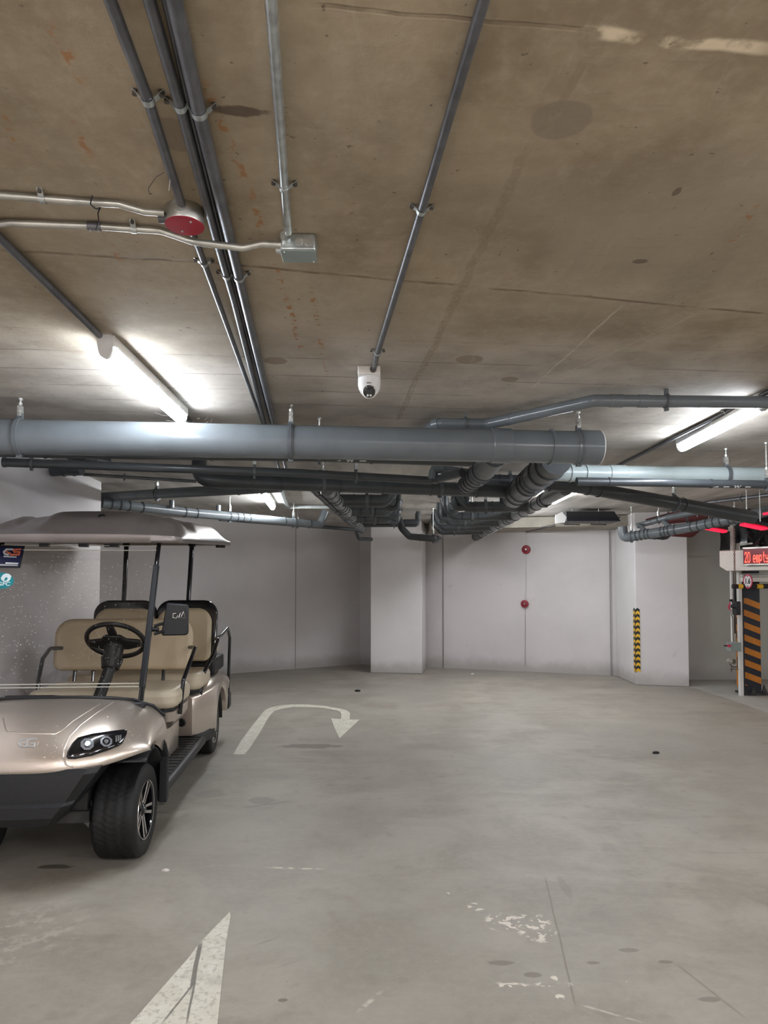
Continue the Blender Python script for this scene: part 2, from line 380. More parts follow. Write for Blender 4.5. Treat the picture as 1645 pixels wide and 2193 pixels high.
M['under'] = mat('underbody_steel', (.045, .042, .04), .6, metal=.4, noise=.4, ns=15)
def glass(name, tint, rough=.02):
    k = NT(name); t = k.t; t.nodes.remove(k.p)
    g = k.n('ShaderNodeBsdfGlossy'); g.inputs['Roughness'].default_value = rough
    tr = k.n('ShaderNodeBsdfTransparent'); tr.inputs[0].default_value = (*tint, 1)
    fr = k.n('ShaderNodeFresnel'); fr.inputs[0].default_value = 1.45
    vo = k.n('ShaderNodeTexVoronoi'); vo.inputs['Scale'].default_value = 62; k.set(vo.inputs['Vector'], k.pos)
    sp_ = k.n('ShaderNodeSeparateColor'); k.set(sp_.inputs[0], vo.outputs['Color'])
    clump = k.ss(k.noise(4, 3), .45, .62)
    dr = k.math('MULTIPLY', k.math('SUBTRACT', 1.0, k.ss(vo.outputs['Distance'], .10, .19)), k.math('GREATER_THAN', k.math('ADD', sp_.outputs[0], k.math('MULTIPLY', clump, .3)), .84))     # rain drops on the acrylic
    df = k.n('ShaderNodeBsdfDiffuse'); df.inputs[0].default_value = (.75, .75, .75, 1)
    mx = k.n('ShaderNodeMixShader'); k.set(mx.inputs[0], k.math('MULTIPLY', fr.outputs[0], .55)); k.set(mx.inputs[1], tr.outputs[0]); k.set(mx.inputs[2], g.outputs[0])
    m2 = k.n('ShaderNodeMixShader'); k.set(m2.inputs[0], k.math('MULTIPLY', dr, .45)); k.set(m2.inputs[1], mx.outputs[0]); k.set(m2.inputs[2], df.outputs[0])
    t.links.new(m2.outputs[0], k.out.inputs[0]); return k.m
M['glass'] = glass('clear_acrylic', (.90, .89, .88))
M['lens'] = mat('clear_lens', (.9, .92, .95), .04, trans=1.0)
M['bezel'] = mat('lamp_bezel_grey', (.20, .21, .23), .3, noise=.1)
M['reflector'] = mat('lamp_reflector', (.45, .46, .48), .2, metal=.8, noise=.3, ns=120)
M['sticker'] = mat('navy_sticker', (.008, .010, .045), .35)
M['sback'] = mat('sticker_border', (.01, .01, .012), .4)
M['orange'] = mat('logo_orange', (.50, .12, .05), .45)
M['silver'] = mat('logo_silver', (.42, .42, .42), .4)
M['teal'] = mat('teal_sticker', (.004, .22, .25), .4)
M['tealw'] = mat('sticker_white', (.75, .85, .86), .4)
M['yellow'] = mat('hazard_yellow', (.80, .48, .02), .45, noise=.06)
M['hblack'] = mat('hazard_black', (.01, .01, .012), .45)
M['horange'] = mat('hazard_orange', (.50, .17, .012), .5, noise=.08)
M['navy'] = mat('dark_column', (.012, .013, .022), .5, noise=.2)
M['film'] = mat('crumpled_black_film', (.03, .032, .034), .18, noise=.5, ns=9, bump=.8)
M['ledback'] = mat('led_panel', (.035, .003, .010), .3, emit=(.6, .0, .02), es=.05)
M['led'] = mat('led_dot', (.3, 0, 0), .4, emit=(1.0, .05, .03), es=1.6)
M['chain'] = mat('chain_steel', (.25, .22, .18), .4, metal=.8)
# ------------------------------------------------------------------ setting
def struct(mb, name, m, **k):
    o = mb.build(name, m, **k); o['kind'] = 'structure'; return o
mb = MB(); mb.box((-9, -9, -.25), (15, 18, 0)); struct(mb, 'floor', M['floor'], smooth=False)
mb = MB(); mb.box((-9, -9, CEIL), (15, 18, CEIL+.3)); struct(mb, 'ceiling', M['ceil'], smooth=False)
def wall(name, p, q, m, th=.25, z0=0, z1=CEIL, side=1):
    p = V(p[0], p[1], z0); q = V(q[0], q[1], z0); d = (q-p).normalized(); nn = V(-d.y, d.x, 0)*side*th
    mb = MB(); mb.prism([p, q, q+nn, p+nn], (0, 0, z1-z0)); return struct(mb, name, m, smooth=False)
K = CE(217, 1033)
wall('wall_left', K, K-FV*17, M['wall'], side=-1, th=.3)
A = FL(490, 1443); B = FL(771, 1422.5); D = FL(1345, 1448)
A2 = A+(A-B)*2.2
wall('wall_back_left', A2, B, M['wall'])
wall('wall_back', B, D, M['wall'])
D = FL(1354, 1449); E = FL(1354, 1456); E2 = V(14, E.y+.2, 0)
wall('wall_back_right', D, E, M['wall']); wall('wall_back_recess', E+(E2-E).normalized()*.1, E2, M['wallR'])
wall('wall_right', (14, -9), (14, 16), M['wallR'], side=-1); wall('wall_front', (-9, -8.8), (15, -8.8), M['wall'], side=-1)
wall('wall_far_left', (-8.8, -9), (-8.8, 18), M['wall'], side=1)
# panel joints of the back walls
def seam(px, a, b, n):
    d = (b-a).normalized(); nn = V(d.y, -d.x, 0)
    r = ray(px, 1300); t = ((a-V(0,0,0)).dot(nn))/(r.x*nn.x+r.y*nn.y); c = V(r.x*t, r.y*t, 0)
    mb = MB(); mb.prism([c-d*.006+nn*.004, c+d*.006+nn*.004, c+d*.006-nn*.01, c-d*.006-nn*.01], (0, 0, 2.45 if n > 1 else 2.6)); struct(mb, 'trim_%d' % n, M['seam'], smooth=False)
seam(633, A2, B, 1); seam(949, B, D, 2); seam(1307, B, D, 3)
# dropped slab edge along the back wall
q1 = PZ(925, 1129, 2.47); q2 = PZ(1345, 1129, 2.47)
mb = MB(); s1 = V(.80, 11.95, 2.47); s2 = V(4.0, 11.2, 2.47); mb.prism([s1, s2, V(4.25, 12.1, 2.47), V(.80, 13.6, 2.47)], (0, 0, .17)); struct(mb, 'ceiling_drop', M['rawband'], smooth=False, bevel=.01)
# pillars
def pillar(name, a, b, depth, label):
    d = (b-a).normalized(); nn = V(-d.y, d.x, 0)*depth
    mb = MB(); n = 14
    for i in range(1):
        mb.prism([a, b, b+nn, a+nn], (0, 0, CEIL-a.z))
    o = struct(mb, name, M['pillar'], smooth=False, bevel=.012); o['label'] = label; return o
pa, pb = FL(793.5, 1441), FL(904, 1443)
pillar('pillar', pa, pb, .8, 'square white pillar standing in front of the middle of the back wall')
pc, pd = FL(1363, 1467), FL(1477, 1471)
nn = (FL(1345, 1459)-pc)
mb = MB(); dd = (pd-pc); ext = nn.normalized()*1.0
mb.prism([pc, pd, pd+ext*.9, pc+ext], (0, 0, CEIL)); o = struct(mb, 'pillar', M['pillar'], smooth=False, bevel=.012); o['label'] = 'white pillar with a yellow and black corner guard'
# pale screed strip in front of the lift
mb = MB(); pts = [FL(1477, 1471), FL(1560, 1497), FL(1700, 1547), FL(1900, 1620), FL(1900, 1560), FL(1720, 1510), FL(1600, 1490), FL(1570, 1462), FL(1480, 1458)]
mb.prism([p+V(0,0,.001) for p in pts], (0, 0, .003)); struct(mb, 'floor_strip', M['strip'], smooth=False)

# painted floor arrows
def flat(name, polys, m, label, cat):
    mb = MB()
    for pl in polys: mb.prism([FL(*p)+V(0,0,.001) for p in pl], (0, 0, .002))
    return tag(mb.build(name, m, smooth=False), label, cat, kind=None)
flat('floor_arrow', [[(492, 1954), (494, 1962), (484, 2020), (466, 2193), (445, 2420), (90, 2420), (280, 2193), (400, 2057), (430, 2018)]], M['paint'], 'cream painted arrow tip on the floor nearest the bottom edge, cracked down its middle', 'floor marking')
def zz(x, y): return (470+x/3.8256, 1460+y/3.825)
outer = [(112, 598), (180, 480), (262, 372), (340, 272), (372, 235), (420, 212), (500, 194), (600, 187), (720, 188), (840, 197), (930, 211), (1000, 224), (1048, 238), (1070, 258), (1068, 300), (1066, 312)]
inner = [(205, 598), (252, 540), (330, 420), (392, 310), (425, 262), (452, 240), (510, 222), (600, 208), (720, 210), (830, 214), (910, 226), (965, 238), (992, 250), (1000, 270), (996, 300), (994, 312)]
quads = [[zz(*outer[i]), zz(*outer[i+1]), zz(*inner[i+1]), zz(*inner[i])] for i in range(len(outer)-1)]
quads.append([zz(*p) for p in ((915, 302), (994, 308), (1066, 312), (1148, 312), (1085, 370), (985, 465), (955, 410))])
flat('floor_arrow', quads, M['paint'], 'cream painted U-turn arrow on the floor beside the golf cart', 'floor marking')

# ------------------------------------------------------------------ pipes
def along(path, t):
    L = [0]
    for a, b in zip(path, path[1:]): L.append(L[-1]+(b-a).length)
    s = t*L[-1]
    for i in range(len(path)-1):
        if s <= L[i+1] or i == len(path)-2:
            d = (path[i+1]-path[i]); ll = d.length
            return path[i]+d*((s-L[i])/ll), d.normalized()
def plen(path): return sum((b-a).length for a, b in zip(path, path[1:]))
def hanger(parent, p, d, r, style=0, top=CEIL):
    """pipe clamp with threaded rod up to the slab"""
    d = Vector(d); mb = MB(); w = .016 if r > .05 else .009
    mb.cyl(p-d*w, p+d*w, r+.006, 28); mb.cyl(p-d*w*.4, p+d*w*.4, r+.010, 28)
    side = V(-d.y, d.x, 0).normalized()
    mb.box((-w, -.012, r), (w, .012, r+.035), frame(p, (0,0,1), d))
    mb.box((-w, -.012, -r-.02), (w, .012, -r), frame(p, (0,0,1), d))
    mb.build('pipe_clamp', M['pvcm'] if style == 0 else M['rust'], parent)
    mb = MB(); z0 = p.z+r+.02
    if top-z0 > .05:
        T = frame((p.x, p.y, 0), (0,0,1), d)
        mb.box((-.012, -.016, z0), (.012, .016, min(z0+.06, top-.02)), T)
        mb.cyl((p.x, p.y, z0+.03)-side*.022, Vector((p.x, p.y, z0+.03))+side*.022, .008, 8) if False else mb.tube([Vector((p.x, p.y, z0+.03))-side*.024, Vector((p.x, p.y, z0+.03))+side*.024], .008, 8)
        mb.tube([(p.x, p.y, z0+.04), (p.x, p.y, top)], .0055, 8)
        mb.tube([(p.x, p.y, min(z0+.065, top-.02)), (p.x, p.y, min(z0+.08, top-.01))], .012, 6)
        mb.tube([(p.x, p.y, top-.012), (p.x, p.y, top)], .014, 6)
        mb.build('hanger_rod', M['zinc'], parent)
def pipe(label, pts, r, m='pvc', rings=(), hangs=(), fil=0, group=None, ringw=.012, ringm=None, sockets=(), name='drain_pipe', n=28, top=CEIL, cat='pipe', cap=None):
    path = fillet(pts, fil) if fil else [Vector(p) for p in pts]
    t = thing(name, path[0], label, cat, group)
    rr = r
    if isinstance(r, tuple):
        L = plen(path); acc = 0; rr = [r[0]]
        for a, b in zip(path, path[1:]): acc += (b-a).length; rr.append(r[0]+(r[1]-r[0])*acc/L)
    mb = MB(); mb.tube(path, rr, n); mb.build('pipe_run', M[m], t)
    r0 = (lambda q: r[0]+(r[1]-r[0])*q) if isinstance(r, tuple) else (lambda q: r)
    L = plen(path)
    for q in rings:
        p, d = along(path, q); mb = MB(); mb.cyl(p-d*ringw*.5, p+d*ringw*.5, r0(q)*1.09+.001, n); mb.build('coupling', M[ringm or m], t)
    for q, w in sockets:                   # longer push-fit sockets: (position, length)
        p, d = along(path, q); R = r0(q); mb = MB()
        mb.tube([p-d*w*.5, p-d*w*.47, p+d*w*.47, p+d*w*.5], [R*1.02, R*1.07, R*1.07, R*1.02], n); mb.build('socket', M[m], t)
    for q in hangs:
        p, d = along(path, q); hanger(t, p, d, r0(q), top=top)
    if cap:
        p, d = along(path, 1.0 if cap > 0 else 0.0)
        if cap < 0: d = -d
        mb = MB(); mb.tube([p-d*.004, p+d*.004], [r0(1)*1.035]*2, n); mb.build('end_rim', M['white_rim'], t)
        mb = MB(); mb.tube([p+d*.004, p+d*.006], [r0(1)*.93]*2, n); mb.build('end_cap', M[m], t)
    return t
# the fat pipe crossing the picture
a, b = PZ(-235, 930, 2.42), PZ(1283, 959, 2.42)
def tx(px): # parameter at a picture column
    r_ = ray(px, 950); d = b-a; t = (a.y*r_.x-a.x*r_.y)/(d.x*r_.y-d.y*r_.x); return max(0, min(1, t))
P1 = pipe('fat grey drain pipe crossing the picture under the ceiling, its capped end right of centre', [a, b], .103, 'pvc', rings=(tx(1178),), sockets=((tx(1072), .13), (tx(1257), .16)), hangs=(tx(42), tx(623), tx(1239)), cap=1, ringw=.01)
# printed marks on pipes
def dashes(parent, p, d, r, n, m='white', wk=-1):
    d = Vector(d).normalized(); out = V(-d.y, d.x, 0).normalized(); out = -out if out.y > 0 else out
    nrm = (out*.6+V(0,0,-.8)).normalized(); up = nrm.cross(d).normalized()
    for k in range(n):
        mb = MB(); c = Vector(p)+d*(k*.085)+nrm*(r+.0005)
        if k == wk:
            text_mesh('W', .038, 'printed_mark', M[m], frame(c, nrm, d), parent, depth=.0005, bold=.001, sx=1.3); mb.b.free(); continue
        mb.prism([c-up*.004-d*.022, c-up*.004+d*.022, c+up*.004+d*.022, c+up*.004-d*.022], nrm*.001); mb.build('printed_mark', M[m], parent, smooth=False)
# second pipe right behind it
p2 = pipe('dark pipe running close behind and below the fat grey pipe, printed with white dashes', [PZ(-150, 962, 2.40), PZ(700, 975, 2.40), PZ(1010, 986, 2.40)], .045, 'pvcd', rings=(.2, .5, .8), hangs=(.7,), n=20)
p2b = pipe('thin dark pipe below the pale grey pipe at the right edge, white dashes on it', [PZ(1235, 1031, 2.32), PZ(1900, 1042, 2.32)], .032, 'pvcd', rings=(.1, .42), hangs=(.6,), n=16)
dashes(p2b, PZ(1530, 1036, 2.32), V(1,.05,0), .032, 4, wk=2)
dashes(p2, PZ(722, 976, 2.40), RV, .045, 3, wk=1)
p3 = pipe('pale grey drain pipe running to the right edge beyond the fat pipe end', [PZ(1180, 1012, 2.43), PZ(1300, 1015, 2.43), PZ(1900, 1022, 2.43)], .068, 'pvcl', rings=(.055, .10), sockets=((.195, .14),), hangs=(.515,))
p4 = pipe('thin dark pipe with a flanged left end hanging below the fat grey pipe', [PZ(5, 990, 2.37), PZ(640, 1013, 2.37), PZ(925, 1029, 2.37), PZ(990, 1013, 2.37)], .031, 'pvcd', fil=.06, rings=(.004, .62), sockets=((.9, .08),), hangs=(.052, .48, .70), ringw=.02, n=20)
p5 = pipe('thick black pipe with a riser elbow, passing behind the thin flanged pipe', [PZ(427, 975, 2.63), PZ(427, 1029, 2.40)+V(0,0,.005), PZ(640, 1036, 2.40), PZ(1085, 1052, 2.40)], .062, 'pvcd', fil=.12, rings=(.22, .30, .47, .60, .75, .9), hangs=(.42, .78), n=24, ringw=.008)
p6 = pipe('grey pipe slanting from the left wall corner up towards the centre', [PY(206, 1066, 7.95), PY(350, 1057, 7.5), PY(600, 1043, 6.9)], .054, 'pvc', rings=(.0, .38, .8), hangs=(.02, .37), n=20)
p7 = pipe('long grey pipe with many couplings running from the left wall corner to a rising elbow', [PY(218, 1077, 7.75), PY(262, 1082, 7.9), PY(410, 1098, 8.6), PY(686, 1124, 10.0), PY(697, 1095, 10.05)], .056, 'pvc', fil=.08, rings=(.03, .06, .09, .14, .31, .36, .53, .555, .585, .75, .88), hangs=(.5, .8), ringw=.012, ringm='ring', n=22)
p8 = pipe('thin black pipe stepping down to the central pillar', [PY(470, 1111, 9.6), PY(762, 1134, 11.3), PY(769, 1154, 11.4), PY(796, 1155, 11.6)], .03, 'pvcd', fil=.05, rings=(.55,), hangs=(.45,), n=14)
p9 = pipe('black pipe with two bends crossing in front of the central pillar', [PY(855, 1112, 10.6), PY(860, 1131, 10.4), PY(877, 1149, 10.4), PY(930, 1154, 10.3), PY(939, 1154, 10.6)], .050, 'pvcd', fil=.07, rings=(.55, .8), hangs=(.72,), n=18)
# stubs feeding P7
for k, (x, y) in enumerate(((368, 1079), (468, 1090))):
    o = pipe('short vertical stub into the long grey pipe, %s of the two' % ('left' if k == 0 else 'right'), [PY(x, y-8, 8.3+k*.6), PY(x, y+8, 8.3+k*.6)], .03, 'pvc', name='pipe_stub', n=14, group='stubs on the long grey pipe')
# left header running away with its branches
H1 = [PZ(700, 1048, 2.40), PZ(775, 1133, 2.40)]
pipe('left header pipe running away from the camera under the ceiling, ringed with couplings', H1, .062, 'pvch', rings=(.05, .12, .16, .27, .31, .36, .46, .5, .54, .63, .67, .74, .79, .85, .92, .99), hangs=(.6,), ringm='ring', n=20)
pipe('slimmer pipe running alongside the left header pipe', [PZ(668, 1045, 2.42), PZ(748, 1120, 2.42)], .032, 'pvcd', rings=(.1, .3, .45, .6, .8), hangs=(.5,), n=16)
rows = [(724, 836, 1072, 2.42, .068), (745, 838, 1094, 2.42, .064), (757, 838, 1110, 2.41, .06)]
for k, (x0, x1, y, z, r) in enumerate(rows):
    p, q = PZ(x0, y, z), PZ(x1, y+1, z); e = q+V(.05, 0, .15)
    pipe('%s of the three thick black branches left of centre' % ('nearest', 'middle', 'farthest')[k], [p, q-V(.06, 0, 0), e], r, 'pvcd', fil=.09, rings=(.25, .52, .8), ringw=.008, ringm='ring', n=20, hangs=(.45,), group='branches of the left header')
for k, (y, r) in enumerate(((1117, .035), (1124, .035))):
    p, q = PY(772, y, 10.6+k*.25), PY(896-k*2, y, 10.6+k*.25)
    pipe('%s of the two slim black pipes ending in risers before the pillar' % ('upper', 'lower')[k], [p, q, q+V(0, 0, 2.63-q.z)], r, 'pvcd', fil=.05, hangs=(.5,), n=14, group='slim riser pipes')
# U traps
def trap(x, y, Y, s, label):
    c = PY(x, y, Y); s = s
    pipe(label, [c+V(-s, 0, CEIL-c.z), c+V(-s, 0, 0), c+V(-s*.7, 0, -s*1.1), c+V(s*.7, 0, -s*1.1), c+V(s, 0, 0), c+V(s*1.0, .02, .10), c+V(s+.04, .06, .14)], .034, 'pvcd', fil=.07, rings=(.30, .5, .74), n=14, name='pipe_trap', cat='pipe trap', group='U-shaped pipe traps')
for k, (x, y, Y) in enumerate(((840, 1074, 7.9), (841, 1096, 9.2), (843, 1108, 10.3))):
    trap(x, y, Y, .07, 'U-shaped black trap left of centre, %s of the three in line' % ('nearest', 'middle', 'farthest')[k])
# right header with branches
H2 = [PZ(1212, 1046, 2.385), PZ(1018, 1150, 2.385)]
pipe('right header pipe running away beside the distant lamps, ringed with couplings', H2, .064, 'pvch', rings=(.14, .19, .24, .30, .38, .44, .47, .54, .58, .66, .70, .73, .78, .82, .86, .88, .91, .94, .97, .99), hangs=(.12,), ringm='ring', n=20)
rows = [(998, 1134, 1086, 2.385, .060), (972, 1097, 1106, 2.385, .056), (965, 1070, 1120, 2.385, .055), (950, 1053, 1130, 2.385, .052), (945, 1036, 1139, 2.385, .05)]
for k, (x0, x1, y, z, r) in enumerate(rows):
    p, q = PZ(x0, y, z), PZ(x1, y-1, z); e = p+V(-.10, 0, .13); rr = e+V(-.02, 0, .1)
    pipe('%s of the five thick black branches joining the right header' % ('nearest', 'second nearest', 'middle', 'second farthest', 'farthest')[k], [q, p, e, rr], r, 'pvcd', fil=.09, rings=(.12, .42, .62, .84), ringw=.008, ringm='ring', n=20, hangs=(.5,), group='branches of the right header')
for k, (x, y, Y) in enumerate(((986, 1072, 7.7), (967, 1083, 8.5), (952, 1098, 9.6), (946, 1110, 10.5), (938, 1118, 11.2))):
    trap(x, y, Y, .075, 'U-shaped black trap right of centre, %s of the five in line' % ('nearest', 'second', 'third', 'fourth', 'farthest')[k])
# ribbed junctions dropping away behind the fat pipe
pipe('fat ribbed junction pipe dropping away below the fat grey pipe end', [PZ(1192, 985, 2.42), PZ(1160, 1012, 2.39), PZ(1118, 1048, 2.37), PZ(1094, 1071, 2.37)], (.108, .100), 'pvcm', fil=.2, rings=(.08, .18, .36, .44, .62, .75, .93, .99), hangs=(.3,), ringw=.02, ringm='pvcd', n=28)
pipe('smaller ribbed junction pipe left of the fat junction', [PZ(1060, 975, 2.42), PZ(1040, 1002, 2.38), PZ(1000, 1040, 2.38)], (.085, .075), 'pvcm', fil=.1, rings=(.3, .5, .62, .74, .86, .97), hangs=(.4,), ringw=.016, ringm='pvcd', n=24)
pipe('short grey pipe with a turned-down left end feeding the small ribbed junction', [PY(926, 1026, 5.55), PY(930, 1003, 5.55), PY(1012, 1015, 5.6)], .036, 'pvc', fil=.05, rings=(.2, .75), hangs=(.4,), n=16)
pipe('dark pipe behind the junctions', [PY(1040, 1028, 6.9), PY(1190, 1031, 6.9)], .055, 'pvcd', rings=(.2, .5), hangs=(.35,), n=18)
# upper right pipe
p12 = pipe('slim grey pipe near the ceiling at the upper right, bent twice before the ribbed joint', [PZ(880, 945, 2.58), PZ(936, 907, 2.58), PZ(1045, 908, 2.58), PZ(1272, 858, 2.58), PZ(1900, 864, 2.58)], .0345, 'pvc', fil=.05, sockets=((.125, .05), (.17, .05), (.27, .06), (.32, .05), (.535, .08), (.58, .06)), hangs=(.225, .62), n=20)
# heavy dark pipe sloping to the right
p13 = pipe('heavy dark pipe sloping down to the right in front of the distant pipes', [PY(1160, 1036, 6.15), PY(1245, 1043, 6.2), PY(1612, 1108, 7.1)], (.056, .067), 'pvcd', rings=(.03, .17, .22, .62), hangs=(.58,), n=24)
# far right group
p14 = pipe('ringed grey pipe rising to the right before the guarded pillar', [PY(1333, 1128, 10.2), PY(1335, 1152, 10.2), PY(1480, 1129, 9.6), PY(1605, 1104, 8.9), PY(1720, 1075, 8.6)], .068, 'pvc', fil=.09, rings=(.13, .155, .18, .2, .27, .29, .31, .345, .44, .48, .53, .57, .61, .66), hangs=(.1, .68), ringm='ring', n=22)
pipe('slim grey pipe above the ringed grey pipe at the right', [PY(1366, 1126, 10.3), PY(1430, 1108, 9.9), PY(1530, 1090, 9.4)], .04, 'pvc', fil=.03, rings=(.2, .42), hangs=(.3, .8), n=16)
for k, (x, y) in enumerate(((1368, 1124), (1418, 1113))):
    pipe('grey Y-branch between the slim and the ringed pipe, %s of two' % ('left', 'right')[k], [PY(x, y, 10.2-k*.2), PY(x+18, y+16, 10.0-k*.2)], .032, 'pvc', name='pipe_branch', n=14, rings=(.1,), group='Y-branches on the ringed pipe')
pipe('dark pipe stub hooked under the ringed grey pipe', [PY(1385, 1147, 10.25), PY(1425, 1149, 10.25), PY(1438, 1138, 10.25)], .05, 'pvcd', fil=.06, rings=(.3, .6), n=18)
pipe('upper red-brown pipe behind the slim grey pipe', [PY(1385, 1116, 10.8), PY(1480, 1091, 10.4)], .035, 'pvcr', hangs=(.5,), n=14)
pipe('middle red-brown pipe behind the sloping dark pipe', [PY(1425, 1116, 10.5), PY(1522, 1104, 10.2)], .055, 'pvcr', hangs=(.5,), n=14)
pipe('red-brown pipe hooked under the ringed grey pipe', [PY(1440, 1142, 10.3), PY(1480, 1144, 10.3), PY(1492, 1134, 10.3)], .05, 'pvcr', fil=.05, n=14)
pipe('grey pipe at the right edge behind the sloping dark pipe', [PY(1606, 1104, 9.0), PY(1800, 1055, 8.6)], .06, 'pvc', rings=(.3,), n=20, hangs=(.4,))
pipe('long slim conduit curving to the right edge on the distant ceiling', [PZ(1510, 1077, 2.60), PZ(1600, 1066, 2.60), PZ(1800, 1040, 2.60)], .025, 'galvd', n=12, hangs=(.3,), name='conduit')
# dark ducting far left on the ceiling
pipe('dark pipe stub on the ceiling beyond the left wall top', [PZ(150, 974, 2.6), PZ(230, 990, 2.6)], .045, 'pvcd', n=16, rings=(.3, .6))
pipe('second dark stub behind the left wall top', [PZ(112, 1008, 2.53), PZ(175, 1006, 2.53)], .05, 'pvcd', n=16, rings=(.4, .75))
pipe('thin conduit on the distant ceiling above the slanting grey pipe', [PZ(178, 1016, 2.62), PZ(420, 1031, 2.62)], .017, 'galvd', n=10, name='conduit', hangs=(.35,))
# galvanised strut bracket
t = thing('strut_bracket', PZ(605, 1050, CEIL), 'L-shaped galvanised strut bracket left of centre on the far ceiling', 'bracket')
mb = MB(); p = PZ(598, 1035, 2.62); q = PZ(617, 1086, 2.62); mb.box((-.02, -.02, 0), (.02, .02, (q-p).length), frame(p, q-p, (0,0,1))); mb.build('channel', M['galv'], t, smooth=False)
mb = MB(); mb.box((-.02, -.02, 0), (.02, .02, .9), frame(q, V(1, .05, 0), (0,0,1))); mb.build('crossbar', M['galv'], t, smooth=False)
# ------------------------------------------------------------------ conduits on the ceiling
def saddle(parent, p, d, r, w=.016, m='zinc'):
    d = Vector(d).normalized(); side = V(-d.y, d.x, 0).normalized(); mb = MB()
    n = 10; path = []
    top = CEIL-.002
    prof = [(-(r+.022), 0)]+[(-(r+.001)*math.cos(PI*k/n), -(p_z(p)+ (r+.001)*math.sin(PI*k/n))) for k in range(n+1)]+[((r+.022), 0)]
    a = [Vector((p.x, p.y, CEIL))+side*u+V(0,0,z) for u, z in prof]
    for i in range(len(a)-1):
        q = [a[i]-d*w*.5, a[i+1]-d*w*.5, a[i+1]+d*w*.5, a[i]+d*w*.5]; mb.poly(q)
    mb.build('saddle_clip', M[m], parent, smooth=False, solid=.002)
    for s in (-1, 1):
        mb = MB(); c = Vector((p.x, p.y, CEIL))+side*s*(r+.017); mb.cyl(c, c-V(0,0,.012), .006, 8); mb.build('bolt', M['rust'], parent)
def p_z(p): return CEIL-p.z
def conduit(label, pix, r, m, clips=(), fil=0, drop=None, name='conduit', ends=None, couplers=(), group=None):
    z = CEIL-(drop if drop is not None else r+.004)
    pts = [PZ(x, y, z) if len(q) == 2 else PZ(x, y, q[2]) for q in pix for x, y in (q[:2],)]
    path = fillet(pts, fil) if fil else pts
    t = thing(name, path[0], label, 'conduit', group)
    mb = MB(); mb.tube(path, r, 16); mb.build('conduit_tube', M[m], t)
    for c in clips:
        # nearest point of the path to the picture row/column
        cp = PZ(c[0], c[1], z); best = min(((i, (path[i]+(path[i+1]-path[i])*k/20)) for i in range(len(path)-1) for k in range(21)), key=lambda s: (s[1]-cp).length)
        i, p = best; saddle(t, p, path[i+1]-path[i], r, m='galv')
    for c in couplers:
        cp = PZ(c[0], c[1], z); i, p = min(((i, (path[i]+(path[i+1]-path[i])*k/20)) for i in range(len(path)-1) for k in range(21)), key=lambda s: (s[1]-cp).length)
        d = (path[i+1]-path[i]).normalized(); mb = MB(); mb.cyl(p-d*.02, p+d*.02, r*1.22, 16); mb.build('coupler', M['galvd'], t)
        for s in (-1, 1):
            mb = MB(); mb.cyl(p+d*s*.012-V(0,0,r), p+d*s*.012-V(0,0,r*1.5), .004, 8); mb.build('screw', M['zinc'], t)
    return t
conduit('dark conduit ending at the round red box from above', [(150, -240), (236, 0), (317, 212), (388, 436)], .0125, 'galvd', clips=((317, 212),), drop=.02)
conduit('slim conduit running away from below the round red box', [(411, 496), (425, 530), (489, 705), (556, 890), (600, 1010)], .0105, 'galvd', clips=((432, 562),))
conduit('middle long conduit of the three side by side', [(250, -250), (320, 0), (385.5, 226), (468, 530), (500, 640), (566, 905), (600, 1010)], .0125, 'galvd', clips=((388, 236), (482, 590)))
conduit('thickest long conduit of the three side by side, with a bright saddle', [(320, -250), (373, 0), (426, 238), (504, 560), (586, 905), (612, 1000)], .0165, 'galvd', clips=((427, 242), (512, 600)))
conduit('fourth conduit squeezed against the thickest one', [(292, -250), (352, 0), (407, 238), (487, 560), (578, 905)], .006, 'galvd', drop=.008)
conduit('bright galvanised conduit ending at the square grey box', [(560, -250), (580, 0), (609, 400), (617, 497)], .0122, 'galv', clips=((609, 395),))
conduit('grey conduit running to the ceiling camera', [(1120, -280), (1036, 0), (903, 450), (806, 765), (800, 800)], .0120, 'galvd', clips=((903, 448), (809, 756)))
conduit('dark conduit leading to the left lamp', [(-400, 105), (0, 510), (213, 718)], .014, 'galvd')
conduit('dark conduit leaving the left lamp towards the fat pipe', [(388, 886), (440, 940)], .014, 'galvd')
conduit('bright bent conduit entering the round red box from the left', [(-400, 388), (0, 418), (200, 434), (255, 437), (310, 453, CEIL-.03), (352, 456, CEIL-.03)], .0105, 'galvw', clips=((88, 424),), fil=.05)
conduit('bright S-bent conduit entering the square grey box from the left edge', [(-400, 500), (-60, 485), (20, 477), (195, 484), (345, 494), (415, 518, CEIL-.052), (520, 531, CEIL-.052), (560, 522, CEIL-.035), (606, 525, CEIL-.033)], .0108, 'galvw', clips=((285, 492),), couplers=((202, 486),), fil=.06)
conduit('dark conduit running past the right lamp', [(1300, 1009), (1330, 995), (1458, 931), (1640, 842), (1760, 783)], .0125, 'galvd', clips=((1560, 882),))
conduit('thin cable crossing the far ceiling to the alarm bell', [(1190, 1123), (1160, 1129)], .008, 'galvd', drop=.19)
